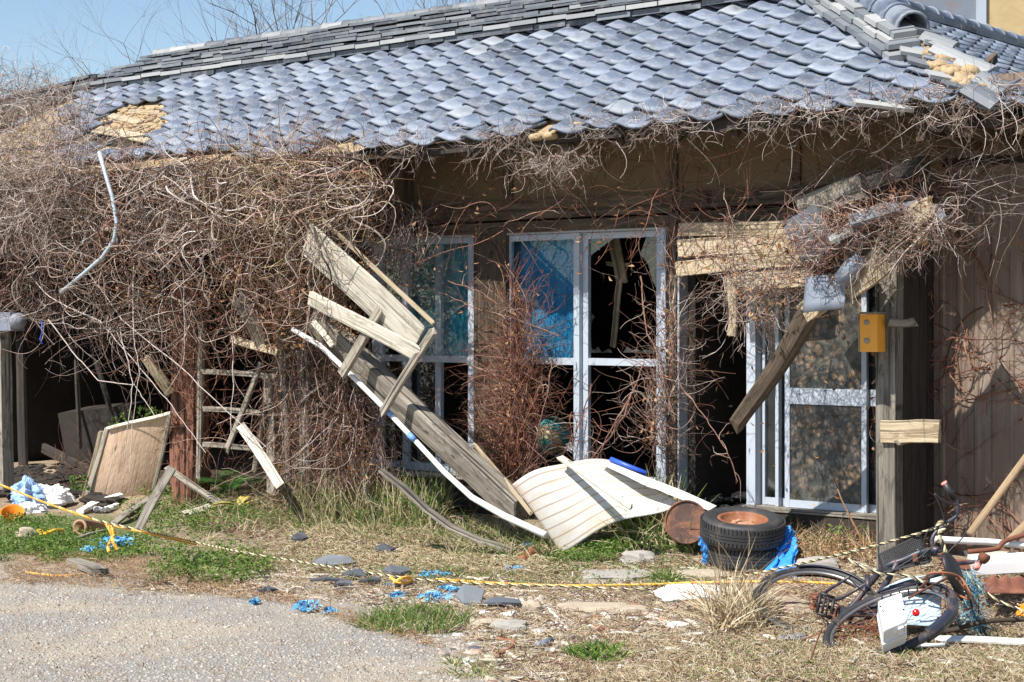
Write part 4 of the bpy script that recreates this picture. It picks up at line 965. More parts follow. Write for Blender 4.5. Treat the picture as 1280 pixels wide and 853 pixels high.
# eave fringe along the whole gutter line
def eave_seed(x0, x1, n, vv=EV - .05, dz=.05):
    o = []
    for _ in range(n):
        x = random.uniform(x0, x1); s_ = spx(x, EV); s_ = min(s_, CS + .6); dens = mnoise.noise(Vector((s_ * 2.2, 0, 0)))
        if random.random() > .55 + dens: continue
        o.append(tuple(HS(s_, vv + random.gauss(0, .05), EZ + random.gauss(.0, dz))))
    return np.array(o)
E = eave_seed(400, 1260, 1900); n = len(E)
A1 = vinebatch(E, rdir(n, .3, .06, .5), 7, .026, .42, (0, 0, -.02), (.0014, .0034), 2)[0]
E2 = eave_seed(420, 1240, 200); n2 = len(E2); A2 = vinebatch(E2, rdir(n2, .3, -.9, .3), 8, .04, .25, (0, 0, -.03), (.0012, .003), 2)[0]
vthing(cat_np(A1, A2), 'eave_vine', 'vine_grey', 'matted grey vine running along the tile edge above the windows')
E = []
for _ in range(150):
    x = random.gauss(690, 22); E.append(tuple(HP(x, 192 + abs(random.gauss(0, 14)), EV - .06 + random.uniform(-.08, .05))))
A1 = vinebatch(np.array(E), rdir(150, .8, -.7, .4), 7, .026, .4, (0, 0, -.03), (.0013, .003), 2)[0]
A3 = vinebatch(np.array([tuple(HP(688, 210, EV - .05))] * 3), rdir(3, .2, -2), 10, .035, .15, (0, 0, -.1), (.002, .003), 4)[0]
vthing(cat_np(A1, A3), 'vine_tuft', 'vine_grey', 'pale tuft of twigs hanging from the eave over the middle windows')
# shaded creepers on the plaster and lintels
P0 = seeds_poly([(450, 200), (1180, 170), (1180, 270), (850, 285), (470, 300)], 330, lambda x, y: HP(x, y, random.choice((-.08, -.15, -.3, -.45)) + random.uniform(-.04, .04)))
A1 = vinebatch(P0, rdir(330, .9, -.2, .15), 14, .045, .2, (0, 0, -.01), (.0015, .0038), 2)[0]
vthing(A1, 'wall_creeper', 'vine_red', 'dark leafless creeper spread over the shaded plaster under the eave')
P0 = seeds_poly([(1040, 190), (1290, 170), (1290, 270), (1150, 280)], 170, lambda x, y: HP(x, y, -.35 + random.uniform(-.2, .3)))
A1 = vinebatch(P0, rdir(170, .5, .0, .2), 12, .045, .2, (-.01, 0, -.02), (.0015, .0036), 2)[0]
E = eave_seed(1150, 1320, 110, EV - .1); A2 = vinebatch(E, rdir(len(E), .3, -.9, .3), 8, .04, .3, (0, 0, -.03), (.0015, .0035), 2)[0]
vthing(cat_np(A1, A2), 'corner_creeper', 'vine_grey', 'shaded thicket of stems filling the corner eave above the bay post')
# canopy vines
CANP = [(850, 300), (930, 295), (1000, 275), (1050, 255), (1130, 235), (1175, 250), (1175, 300), (1120, 330), (1060, 350), (1000, 370), (960, 400), (940, 420), (930, 370), (900, 340), (850, 330)]
P0 = seeds_poly(CANP, 520, lambda x, y: HP(x, y, -.55 - .0016 * (x - 850) * 1.0 - random.uniform(-.12, .15)))
A1 = vinebatch(P0, rdir(520, .8, -.1, .3), 9, .03, .35, (-.01, 0, -.03), (.0014, .0036), 2)[0]
P0 = seeds_poly([(990, 290), (1120, 250), (1140, 262), (1010, 345)], 420, lambda x, y: HP(x, y, -1.05 - random.uniform(-.06, .1)))
A2 = vinebatch(P0, rdir(420, .8, .1, .3), 6, .022, .4, (0, 0, 0), (.0014, .003), 1)[0]
vthing(cat_np(A1, A2), 'canopy_vine', 'vine_mixed', 'tangle of reddish vines sagging over the collapsed entrance canopy')
P0 = seeds_poly([(1080, 290), (1180, 250), (1180, 280), (1060, 330)], 170, lambda x, y: HP(x, y, -.95 - random.uniform(-.1, .1)))
A1 = vinebatch(P0, rdir(170, .3, -.6, .2), 9, .035, .4, (0, 0, -.08), (.002, .0042), 2)[0]
P0 = seeds_poly([(880, 330), (1000, 320), (985, 380), (920, 400)], 160, lambda x, y: HP(x, y, -.7 - random.uniform(-.1, .1)))
A2 = vinebatch(P0, rdir(160, .4, -.6, .2), 9, .04, .38, (0, 0, -.08), (.0015, .0036), 2)[0]
vthing(cat_np(A1, A2), 'hanging_vine', 'vine_grey', 'pale vine ends dangling over the glass doors and the orange box')
# curtain of vines between the windows
def curt(cx, top, bot, w0, w1, n, v0, mat_, lab, nm='vine_curtain'):
    P0 = []
    for _ in range(n):
        y = random.triangular(top, bot, bot); t = (y - top) / (bot - top); wd = w0 + (w1 - w0) * t
        P0.append(tuple(HP(random.gauss(cx + 8 * math.sin(t * 5), wd * .34), y, v0 - random.uniform(0, .20))))
    P0 = np.array(P0); A1 = vinebatch(P0, rdir(n, 1.2, .5, .12) * [.45, .45, 1], 11, .04, .22, (0, 0, 0.05), (.0014, .0036), 2)[0]
    vthing(A1, nm, mat_, lab); return P0
c1 = curt(642, 335, 600, 20, 42, 950, -.05, 'vine_red', 'thick red brown column of vines climbing between the two window pairs')
P0 = seeds_poly([(560, 420), (730, 430), (740, 600), (560, 600)], 60, lambda x, y: HP(x, y, -.1 - random.uniform(0, .15)))
A1 = vinebatch(P0, rdir(60, .9, .1, .2), 14, .045, .28, (0, 0, -.02), (.0014, .0034), 2)[0]
vthing(A1, 'loose_vine', 'vine_red', 'loose stems straying in front of the black lower panes')
c2 = curt(832, 315, 560, 20, 20, 240, -.12, 'vine_mixed', 'slender vine column on the timber between windows and doorway')
c3 = curt(500, 290, 340, 40, 40, 130, -.3, 'vine_grey', 'few pale stems crossing the top of the first window', 'window_vine')
lng = []
for pts, rr_ in ((((790, 490), (782, 515), (770, 540), (745, 570), (720, 600)), .009), (((805, 455), (790, 492), (760, 545), (735, 590)), .006), (((480, 355), (540, 362), (590, 388), (640, 400), (700, 420)), .005), (((560, 350), (600, 368), (650, 400)), .004), (((800, 345), (810, 420), (828, 470), (845, 540)), .006),
             (((870, 300), (900, 330), (935, 372), (970, 380)), .005), (((850, 480), (880, 520), (910, 560), (925, 610)), .004), (((1005, 0 + 380), (1000, 420), (995, 440)), .006), (((690, 450), (680, 520), (660, 600)), .005), (((740, 480), (725, 530), (700, 580)), .005)):
    q = [HP(x, y, -.28) for x, y in pts]; P_ = []
    for i in range(len(q) - 1):
        for k in range(8): P_.append(q[i].lerp(q[i + 1], k / 8))
    P_ = np.array([tuple(p) for p in P_]); P_ += np.cumsum(RNG.normal(size=P_.shape) * .005, 0); n = len(P_)
    lng.append(tubes_np(P_[None], np.linspace(rr_, rr_ * .5, n)[None], np.array([.6]), 5))
    i = RNG.integers(2, n - 2, 16); P2 = walk(P_[i], rdir(16, 1), 7, .035, .4, (0, 0, -.02)); lng.append(tubes_np(P2, np.linspace(.0025, .001, 7)[None], RNG.random(16), 3))
vthing(cat_np(*lng), 'climbing_vine', 'vine_mixed', 'separate thicker climbing stems crossing the windows and doorway')
lv = np.concatenate([c1[RNG.integers(0, len(c1), 260)], c2[RNG.integers(0, len(c2), 90)], seeds_poly([(460, 220), (850, 220), (850, 330), (480, 420)], 110, lambda x, y: HP(x, y, -.3 - random.uniform(0, .3))), seeds_poly(CANP, 260, lambda x, y: HP(x, y, -.9)), seeds_poly([(850, 480), (1100, 400), (1110, 640), (860, 640)], 50, lambda x, y: HP(x, y, -.3))]) - np.array([NX, NY, 0]) * .06
tag(single('withered_leaves', leafbatch(lv, .022), 'dead_leaf', 'orange brown withered leaves clinging to the vines', 'leaves'), kind='stuff')
# net of creeper on the metal cladding: branching walks on the wall plane
def flatnet(seedpts, v, lab, seed, gens=3, nm='cladding_creeper'):
    arrs = []; P0 = np.array([tuple(p) for p in seedpts]); D = rdir(len(P0), 1.0, .0, 0.0); r0 = .0052; pts = []
    for g_ in range(gens):
        n = len(P0); K = 22
        def plane(P): 
            vv = (P[:, 0] - OX) * NX + (P[:, 1] - OY) * NY; k = (v - vv) * 8; return np.stack([k * NX, k * NY, 0 * k], 1)
        P = walk(P0, D, K, RNG.uniform(.03, .06, n), .16, (0, 0, 0), plane); pts.append(P.reshape(-1, 3))
        arrs.append(tubes_np(P, (r0 * np.linspace(1, .7, K))[None], RNG.random(n), 4)); m_ = int(n * 2.6)
        i = RNG.integers(0, n, m_); k = RNG.integers(3, K - 1, m_); P0 = P[i, k]; T = P[i, k + 1] - P[i, k]; T /= np.linalg.norm(T, axis=1, keepdims=True); D = T + rdir(m_, 1.0, 0, 0) * .8; r0 *= .68
    allp = np.concatenate(pts); j = RNG.integers(0, len(allp), 900); P2 = walk(allp[j], rdir(900, .7, -.2, .6), 4, .016, .4, (0, 0, -.1)); arrs.append(tubes_np(P2, np.linspace(.002, .001, 4)[None], RNG.random(900), 3))
    vthing(cat_np(*arrs), nm, 'vine_red', lab); return allp
ap = flatnet([HP(x, y, .09) for x, y in ((1180, 380), (1200, 420), (1240, 400), (1270, 380), (1190, 500), (1230, 520), (1275, 480), (1200, 590), (1260, 600), (1180, 640), (1290, 560), (1250, 650), (1290, 440), (1220, 460))], .088, 'net of fine red creeper branching over the brown metal cladding', 1)
tag(single('creeper_leaves', leafbatch(ap[RNG.integers(0, len(ap), 170)] - np.array([NX, NY, 0]) * .03, .018), 'dead_leaf', 'small orange leaves on the cladding creeper', 'leaves'), kind='stuff')
m = MB()
def stick(mb, p0, p1, r, n=8, wob=.01, rr=1.0):
    p0, p1 = Vector(p0), Vector(p1); pts = [p0.lerp(p1, i / (n - 1)) + Vector((random.gauss(0, wob), 0, random.gauss(0, wob))) for i in range(n)]; mb.tube(pts, [r * (1 - .35 * i / (n - 1) * rr) for i in range(n)], 6)
# ================================================================== left structures
def one(name, material, label, cat, group, *boards, smooth=False):
    m = MB()
    for b in boards: m.board(*b[0], **b[1])
    return single(name, m, material, label, cat, group, smooth)
fu = (NX, NY, 0)
m = MB()                                                           # bark covered pillar
def pil(a, b):
    th = a * 2 * math.pi; z = .0 + b * 1.9; r = .145 * (1 + .06 * math.sin(b * 6)) + .02 * mnoise.noise(Vector((math.cos(th) * 3, math.sin(th) * 3, b * 2))) + .030 * abs(mnoise.noise(Vector((math.cos(th) * 9, math.sin(th) * 9, z * 1.3)))) - .014 * abs(mnoise.noise(Vector((math.cos(th) * 22, math.sin(th) * 22, z * 3.))))
    c = HP(238, 480, -.38); return Vector((c.x + r * math.cos(th), c.y + r * .8 * math.sin(th), z))
m.grid(140, 70, pil, lcf=lambda a, b: (b * 1.9, math.cos(a * 6.283) * .12 + 3, math.sin(a * 6.283) * .12))
single('bark_pillar', m, 'bark_red', 'stout pillar with peeling reddish bark under the vine mat', 'post', smooth=True)
m = MB(); m.board(HP(0, 400, -.9), HP(4, 612, -.95), .17, .12, up=fu); single('shed_post', m, 'wood_grey', 'grey post at the edge of the black shed opening, below the metal housing', 'post')
root = thing('broken_lattice', 'broken wooden lattice frame with three rails beside the bark pillar', 'frame', HP(285, 600, -.52))
m = MB(); m.board(HP(253, 395, -.52), HP(249, 598, -.52), .05, .04, up=fu); part('upright', m, 'wood_grey', root)
for (x0, y0, x1, y1) in ((255, 464, 345, 471), (255, 511, 326, 516), (255, 556, 318, 560)):
    m = MB(); m.board(HP(x0, y0, -.52), HP(x1, y1, -.5), .042, .03, up=fu); part('rail', m, 'wood_grey', root)
m = MB(); m.board(HP(330, 505, -.50), HP(318, 590, -.52), .05, .03, up=fu); part('upright', m, 'wood_grey', root)
m = MB(); m.board(HP(326, 455, -.6), HP(283, 565, -.7), .045, .03, up=fu, jag=.04); single('leaning_stick', m, 'wood_grey', 'thin splintered stick leaning across the lattice', 'stick')
m = MB(); m.board(HP(302, 534, -.75), HP(350, 606, -.95), .075, .02, up=(0, -1, .3)); single('leaning_board', m, 'wood_pale', 'short pale board leaning at the foot of the lattice', 'board')
m = MB(); m.board(HP(298, 370, -.95), HP(328, 430, -.8), .13, .07, up=fu, jag=.04, warp=.015, ch=.02); single('rotten_post_end', m, 'wood_grey', 'rotten grey timber end sticking out of the vines above the lattice', 'beam')
m = MB(); m.board(HP(183, 446, -.75), HP(213, 492, -.6), .09, .05, up=fu, jag=.03); single('rotten_board_end', m, 'wood_tan', 'short brown board end lodged in stems before the pillar', 'board')
m = MB(); m.board(HP(290, 424, -.8), HP(345, 440, -.8), .06, .03, up=fu, jag=.03); single('short_rail', m, 'wood_tan', 'short tan rail poking out above the lattice', 'board')
g_ = 'old upright planks behind the lattice'
for (x0, x1, yt, lab) in ((330, 345, 470, 'upright grey plank next to the lattice, widest of its row'), (351, 362, 420, 'tall narrow upright plank in the middle of its row'), (372, 388, 440, 'tall upright plank nearest the fallen beam')):
    m = MB(); xc = (x0 + x1) / 2; m.board(HP(xc - 2, yt, -.42), HP(xc + 3, 615, -.48), (x1 - x0) / 150, .03, up=fu, warp=.01, jag=.04); single('upright_plank', m, 'wood_grey', lab, 'plank', g_)
m = MB(); P_ = [(62 + 14, 366), (105, 342), (128, 322), (143, 300), (146, 278), (140, 245), (131, 215), (124, 190)]
m.tube([HP(x, y, -1.22) for x, y in P_], .017, 8); single('conduit_pipe', m, 'conduit', 'curved grey conduit pipe hooked over the vine mat', 'pipe', smooth=True)
root = thing('eave_housing', 'small dark metal housing with a round lamp cap at the shed post top', 'lamp', HP(8, 420, -.95))
m = MB(); m.board(HP(-12, 402, -.95), HP(22, 402, -.95), .16, .14, up=fu, jag=0); part('housing', m, 'metal_grey', root)
m = MB(); m.lathe(HP(20, 402, -1.0), (-.2, -.9, -.1), [(.001, .04), (.05, .03), (.07, 0), (.07, -.06)], 16); part('cap', m, 'metal_grey', root, True)
m = MB(); m.tube([HP(52, 402, -.9), HP(53, 414, -.9), HP(50, 424, -.9), HP(53, 430, -.9)], .006, 6); single('blue_string', m, 'blue_paint', 'scrap of blue cord hanging in the shed opening', 'cord', smooth=True)
# inside the shed end
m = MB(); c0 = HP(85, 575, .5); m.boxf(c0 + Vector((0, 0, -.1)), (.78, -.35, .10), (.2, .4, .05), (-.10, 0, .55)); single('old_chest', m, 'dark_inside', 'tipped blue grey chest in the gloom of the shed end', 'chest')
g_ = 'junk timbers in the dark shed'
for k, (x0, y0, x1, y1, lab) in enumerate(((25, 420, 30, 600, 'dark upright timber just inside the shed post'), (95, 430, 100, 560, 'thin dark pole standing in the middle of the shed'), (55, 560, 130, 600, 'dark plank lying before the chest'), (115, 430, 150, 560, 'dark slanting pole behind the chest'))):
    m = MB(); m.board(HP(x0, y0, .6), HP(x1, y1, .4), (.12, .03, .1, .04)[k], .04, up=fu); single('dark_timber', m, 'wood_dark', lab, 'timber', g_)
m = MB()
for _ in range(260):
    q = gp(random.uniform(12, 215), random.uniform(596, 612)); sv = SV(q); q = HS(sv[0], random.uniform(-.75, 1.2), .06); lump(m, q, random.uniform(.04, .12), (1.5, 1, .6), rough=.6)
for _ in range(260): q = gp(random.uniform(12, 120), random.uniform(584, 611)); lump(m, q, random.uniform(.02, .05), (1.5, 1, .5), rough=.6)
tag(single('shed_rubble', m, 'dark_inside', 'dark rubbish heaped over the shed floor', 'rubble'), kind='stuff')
# plywood panel
root = thing('plywood_panel', 'bare plywood door panel with pale edging leaning in front of the pillar', 'panel', gp(150, 622))
BL = gp(112, 624); BR = gp(192, 618); 
TLp = HP(136, 536, -.62); TRp = HP(214, 516, -.60)
m = MB(); m.grid(10, 10, lambda a, b: (BL.lerp(BR, a)).lerp(TLp.lerp(TRp, a), b) + Vector((0, -.01, 0)) * math.sin(a * 3.14), th=.012, lcf=lambda a, b: (b * .8, a * .6, 0)); part('sheet', m, 'wood_ply', root)
m = MB(); m.board(TLp + Vector((0, -.02, 0)), TRp + Vector((0, -.02, 0)), .028, .03, up=(0, -1, .3)); part('top_edging', m, 'wood_pale', root)
m = MB(); m.board(BR + Vector((0, -.02, 0)), TRp + Vector((0, -.02, 0)), .03, .03, up=(0, -1, .3)); part('side_edging', m, 'wood_pale', root)
m = MB(); m.board(BL + Vector((-.02, .0, 0)), TLp + Vector((-.02, 0, 0)), .035, .03, up=(0, -1, .3)); part('side_edging', m, 'wood_pale', root)
m = MB(); m.board(gp(106, 622), HP(127, 540, -.5), .05, .03, up=(0, -1, .3)); single('edge_strip', m, 'wood_tan', 'thin strip of wood propped along the plywood edge', 'board')
# ================================================================== fallen frame
root = thing('fallen_board_frame', 'weathered eave boards nailed to cross battens hanging askew before the first window', 'frame', HP(470, 520, -.8))
m = MB(); m.board(HP(385, 298, -1.08), HP(522, 426, -1.02), .27, .022, up=(NX, NY, .25), n=14, warp=.006); part('wide_board', m, 'wood_pale', root)
m = MB(); m.board(HP(404, 276, -1.07), HP(543, 405, -1.0), .03, .024, up=(NX, NY, .25), n=12, warp=.003); part('edge_strip', m, 'wood_tan', root)
m = MB(); m.board(HP(388, 372, -1.10), HP(524, 444, -1.04), .115, .024, up=(NX, NY, .2), n=14, warp=.006); part('narrow_board', m, 'wood_pale', root)
m = MB(); m.board(HP(476, 388, -1.05), HP(427, 468, -1.0), .07, .04, up=(NX, NY, .0)); part('cross_batten', m, 'wood_grey', root)
m = MB(); m.board(HP(541, 414, -1.05), HP(478, 516, -1.0), .055, .035, up=(NX, NY, .0)); part('cross_batten', m, 'wood_grey', root)
m = MB(); m.board(HP(393, 398, -.78), HP(652, 642, -.84), .20, .13, up=(NX, NY, .35), n=16, warp=.008, ch=.02, jag=.04); single('fallen_beam', m, 'wood_grey', 'long heavy grey beam slanting from the eave vines down to the ground', 'beam')
m = MB(); m.board(HP(500, 497, -.66), HP(640, 612, -.70), .06, .05, up=(NX, NY, .35), n=9); single('fallen_rail', m, 'wood_brown', 'narrow darker rail lying along the back of the heavy beam', 'rail')
m = MB(); P_ = [(366, 412), (400, 432), (440, 470), (485, 515), (520, 552), (555, 590), (590, 622), (630, 645), (682, 669)]
V_ = [-.88, -.90, -.92, -.95, -.97, -1.0, -1.02, -1.05, -1.08]; m.tube([HP(x, y, v_) for (x, y), v_ in zip(P_, V_)], [.019] * 6 + [.021, .023, .024], 10); single('white_pipe', m, 'pvc', 'long bent white pipe running beside the heavy beam to the ground', 'pipe', smooth=True)
m = MB(); m.tube([HP(478, 509, -.965), HP(489, 519, -.975)], .0215, 10); single('blue_tape', m, 'tape_blue', 'upper band of blue tape round the bent white pipe', 'tape', smooth=True); m = MB(); m.tube([HP(511, 543, -.985), HP(518, 550, -.985)], .022, 10); single('blue_tape', m, 'tape_blue', 'lower band of blue tape round the bent white pipe', 'tape', smooth=True)
m = MB(); m.board(HP(392, 402, -.93), HP(414, 430, -.93), .05, .015, up=fu, jag=.03); single('wood_chip', m, 'wood_pale', 'pale splinter of board above the white pipe', 'wood scrap')
g1 = gp(476, 602, .20); m = MB(); q = [W(476, 588, 12.0), W(505, 610, 11.95), W(535, 638, 11.9), W(565, 660, 11.85), W(600, 676, 11.8), W(642, 688, 11.7)]
pr = [(-.052, -.012), (.052, -.012), (.056, 0), (.052, .012), (-.052, .012), (-.056, 0)]; m.sweep(q, pr, up=(0, 0, 1), scale=[.8, 1, 1, 1.05, 1, 1.1]); single('warped_board', m, 'wood_grey', 'warped grey board bending down out of the tall grass', 'board')
m = MB(); m.board(HP(594, 556, -.65), HP(664, 642, -1.0), .03, .015, up=fu); single('thin_lath', m, 'wood_tan', 'thin tan lath propped against the edge of the white sheet', 'lath')
# ================================================================== globe
root = thing('old_globe', 'faded school globe with teal seas inside the lower window', 'globe', HP(689, 575, .45))
gc = HP(689, 546, .45); R_ = .155
m = MB(); m.lathe(gc, (.3, -.1, 1), [(R_ * math.sin(math.pi * i / 20) + .0005, -R_ * math.cos(math.pi * i / 20)) for i in range(21)], 32); part('ball', m, 'globe_map', root, True)
m = MB(); m.tube([gc + Vector((math.cos(a) * .175, 0, math.sin(a) * .175)) for a in [math.pi * (.55 + i / 12 * .95) for i in range(13)]], .006, 6); part('meridian_arm', m, 'chrome', root, True)
m = MB(); m.lathe(Vector((gc.x, gc.y, .44)), (0, 0, 1), [(.001, 0), (.11, 0), (.11, .015), (.02, .03), (.015, gc.z - .44 - .16)], 20); part('stand', m, 'black_plastic', root, True)
g_ = 'white shards beside the globe'
for k, (x, y, x2, y2, x3, y3, lab) in enumerate(((706, 556, 714, 552, 718, 566, 'upper white plastic shard in front of the globe'), (704, 560, 709, 558, 716, 568, 'lower white plastic shard in front of the globe'))):
    m = MB(); A_ = [HP(x, y, .25), HP(x2, y2, .25), HP(x3, y3, .22)]; m.add(A_ + [p + Vector((NX, NY, 0)) * .004 for p in A_], [(0, 1, 2), (5, 4, 3), (0, 3, 4, 1), (1, 4, 5, 2), (2, 5, 3, 0)]); single('plastic_shard', m, 'litter_white', lab, 'shard', g_)
root = None
m = MB()
for _ in range(60): 
    p = HP(random.uniform(640, 835), random.uniform(575, 600), random.uniform(.15, .9)); p.z = .41; lump(m, p, random.uniform(.02, .07), (1.4, 1, .5))
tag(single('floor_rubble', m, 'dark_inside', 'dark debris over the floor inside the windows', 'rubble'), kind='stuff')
m = MB()
for _ in range(90):
    p = HP(random.uniform(852, 935), 600, random.uniform(.0, 1.0)); p.z = .12 + random.uniform(0, .28) * max(0, 1 - abs(SV(p)[1] - .4) * 1.2); lump(m, p, random.uniform(.02, .08), (1.4, 1, .4))
tag(single('doorway_rubble', m, 'grey_inside', 'grey rubble heaped in the open doorway', 'rubble'), kind='stuff')
# ================================================================== white sheet and things on it
A_, B_, C_, D_ = W(640, 606, 11.75), gp(702, 690, .01), W(856, 632, 11.5), W(768, 577, 11.95)
m = MB()
def wsf(a, b):   # a from AB edge to DC edge, b from A to B
    p = (A_.lerp(B_, b)).lerp(D_.lerp(C_, b), a); k = math.sin(math.pi * min(1, a * 1.05)) * .085 * (1 - .3 * b); return p + Vector((-.25, -.35, .8)) * k + Vector((0, 0, .012)) * math.sin(a * 9 + b * 4)
m.grid(40, 40, wsf, th=.010, lcf=lambda a, b: (a, b, 0)); single('white_metal_sheet', m, 'white_sheet', 'buckled white ribbed sheet with rusty seams propped on the ground', 'metal sheet', smooth=True)
m = MB(); m.board(W(699, 572, 11.75), W(789, 633, 11.25), .05, .02, up=(0, -.5, .8)); single('sheet_batten', m, 'wood_pale', 'pale batten lying down across the ribbed white sheet', 'board')
m = MB(); m.sweep([W(754, 578, 11.8), W(800, 598, 11.6), W(845, 616, 11.5), W(892, 636, 11.4)], [(-.05, -.01), (.05, -.01), (.05, .01), (-.05, .01)], scale=[.7, 1, 1.2, 1.0]); single('white_trim', m, 'white_panel', 'long white trim board ending at the tyres', 'board')
m = MB(); m.tube([W(763, 574, 11.9), W(785, 583, 11.85), W(808, 592, 11.8)], .017, 8); single('blue_rod', m, 'blue_paint', 'blue plastic rod behind the white trim', 'rod', smooth=True)
root = thing('rusty_drum', 'small rusted drum lying on its side next to the tyres', 'drum', gp(858, 682))
c = W(858, 653, 11.35); ax = Vector((-.25, -1, .18)).normalized()
m = MB(); m.lathe(c, ax, [(.14, -.26), (.14, 0), (.143, .008), (.134, .012), (.130, .002)], 32); part('shell', m, 'rust_dark', root, True)
m = MB(); m.lathe(c, ax, [(.131, .001), (.09, -.004), (.04, .0), (.0005, .0)], 32); part('end_plate', m, 'rust_dark', root, True)
# tyres
def tyre(c, ax, R_, wd, lab, rim=True):
    root = thing('tyre', lab, 'tyre', Vector(c) - Vector((0, 0, wd / 2)), 'tyres stacked on the blue tarpaulin'); ri = R_ * .60; h = wd / 2
    m = MB(); prof = [(ri, -h * .7), (ri + .01, -h * .88), (R_ * .8, -h * 1.0), (R_ * .93, -h * .93), (R_ * .985, -h * .72), (R_, -h * .4), (R_, 0), (R_, h * .4), (R_ * .985, h * .72), (R_ * .93, h * .93), (R_ * .8, h), (ri + .01, h * .88), (ri, h * .7)]
    m.lathe(c, ax, prof, 72)
    # tread grooves cut as ribs
    part('casing', m, 'rubber', root, True)
    t = MB(); axv = Vector(ax).normalized(); x = Vector((1, 0, 0)); x = (x - axv * x.dot(axv)).normalized(); y = axv.cross(x)
    for k in range(64):
        a = 2 * math.pi * k / 64
        for s_ in (-1, 1):
            d = x * math.cos(a) + y * math.sin(a); tg = -x * math.sin(a) + y * math.cos(a); o_ = Vector(c) + d * (R_ - .004) + axv * (s_ * h * .45 - h * .13) - tg * .008
            t.boxf(o_, tg * .016 + axv * s_ * .004, axv * h * .42 * 1.0, d * .009)
    for s_ in (-.25, 0, .25): t.lathe(c, ax, [(R_ - .002, s_ * h - .008), (R_ + .005, s_ * h - .007), (R_ + .005, s_ * h + .007), (R_ - .002, s_ * h + .008)], 72)
    part('tread', t, 'rubber', root)
    if rim:
        m = MB(); m.lathe(c, ax, [(ri + .004, h * .80), (ri - .012, h * .86), (ri - .02, h * .70), (ri - .03, h * .35), (ri * .62, h * .25), (ri * .55, h * .05), (ri * .5, 0), (ri * .28, .01), (ri * .26, .03), (.0005, .03)], 40); rm = part('rim', m, 'rust_orange', root, True)
        dm = MB()
        for k in range(26): a = random.uniform(0, 6.28); q = random.uniform(0, ri * .75); lump(dm, Vector(c) + x * math.cos(a) * q + y * math.sin(a) * q + axv * h * .35, random.uniform(.008, .022), (1.5, 1, .5))
        part('debris', dm, 'clay', rm)
    return root
tc = W(928, 661, 11.1); axt = Vector((.02, -.17, 1)).normalized()
tyre(tc, axt, .262, .165, 'black car tyre on top of the stack with a rusty steel rim')
tyre(Vector((tc.x + .03, tc.y + .03, tc.z - .168)), (.03, -.05, 1), .245, .155, 'lower tyre in shadow, half wrapped in the blue tarpaulin', rim=False)
def cloth(name, material, lab, cat, outline, seed, th=.003, amp=.03, zoff=.0, grp=None):
    """crumpled sheet: quad patch given by 4 corner points"""
    a0, b0, c0, d0 = [Vector(p) for p in outline]; m = MB(); m.grid(34, 34, lambda a, b: (a0.lerp(b0, a)).lerp(d0.lerp(c0, a), b) + Vector((.6, -1, .5)) * amp * (mnoise.noise(Vector((a * 5 + seed, b * 2.2, seed))) + .5 * mnoise.noise(Vector((a * 12, b * 5 + seed, 1))) + .3 * abs(mnoise.noise(Vector((a * 22 + seed, b * 14, 7))))) + Vector((1, 0, .4)) * amp * .8 * mnoise.noise(Vector((seed, b * 6, a * 3))), th=th)
    return single(name, m, material, lab, cat, grp, True)
cloth('blue_tarpaulin', 'blue_tarp', 'bright blue tarpaulin crumpled out from under the stacked tyres', 'tarpaulin', (W(975, 652, 11.1), W(992, 668, 11.15), gp(1000, 722), gp(934, 708, .02)), 3, amp=.045)
cloth('blue_tarpaulin', 'blue_tarp', 'small corner of blue tarpaulin beside the rusted drum', 'tarpaulin', (W(872, 672, 11.1), W(886, 668, 11.1), gp(900, 712), gp(880, 705)), 5, amp=.03)
# ================================================================== bicycle
BK = thing('old_bicycle', 'derelict dark bicycle with a wire basket fallen on its side', 'bicycle', gp(1090, 800))
def ell(c, v1, v2, a0=0, a1=360, n=72): return [c + v1 * math.cos(R(a0 + (a1 - a0) * i / n)) + v2 * math.sin(R(a0 + (a1 - a0) * i / n)) for i in range(n + 1)]
def wheel(c, v1, v2, fend=None):
    nrm = v1.cross(v2).normalized(); w_ = None
    m = MB(); m.tube(ell(c, v1, v2, n=84), .021, 10, cap=False); w_ = part('wheel', m, 'bike_tyre', BK, True, None)
    m = MB(); m.sweep(ell(c, v1 * .93, v2 * .93, n=84), [(-.012, -.008), (.012, -.008), (.012, .008), (-.012, .008)], up=nrm, cap=False); part('rim', m, 'chrome', w_, True)
    m = MB(); m.tube([c - nrm * .045, c + nrm * .045], [.016, .016], 10); m.tube([c - nrm * .035, c - nrm * .028], .028, 12); m.tube([c + nrm * .028, c + nrm * .035], .028, 12); part('hub', m, 'rust', w_, True)
    m = MB()
    for k in range(36):
        a = 2 * math.pi * k / 36; b = a + (.5 if k % 2 else -.5); sg = 1 if k % 4 < 2 else -1; m.tube([c + nrm * sg * .03 + (v1 * math.cos(b) + v2 * math.sin(b)) * .08, c + (v1 * math.cos(a) + v2 * math.sin(a)) * .93], .0011, 4)
    part('spokes', m, 'rust', w_)
    if fend:
        m = MB(); pf = [(math.sin(t) * .036, .024 * math.cos(t)) for t in np.linspace(-1.9, 1.9, 9)]; pf = pf + [(x * .9, y * .9) for x, y in reversed(pf)]
        n = 40; E = ell(c, v1 * 1.05, v2 * 1.05, fend[0], fend[1], n); V = []; 
        for p in E:
            rad = (p - c).normalized()
            for x, y in pf: V.append(p + nrm * x + rad * (y - .018))
        k = len(pf); m.add(V, [(i * k + j, i * k + (j + 1) % k, (i + 1) * k + (j + 1) % k, (i + 1) * k + j) for i in range(n) for j in range(k)]); part('mudguard', m, 'fender_paint', BK, True)
    return w_
c1_ = W(1019, 752, 9.28); wheel(c1_, Vector((.31, 0, -.01)), Vector((.03, .28, .125)), (25, 105))
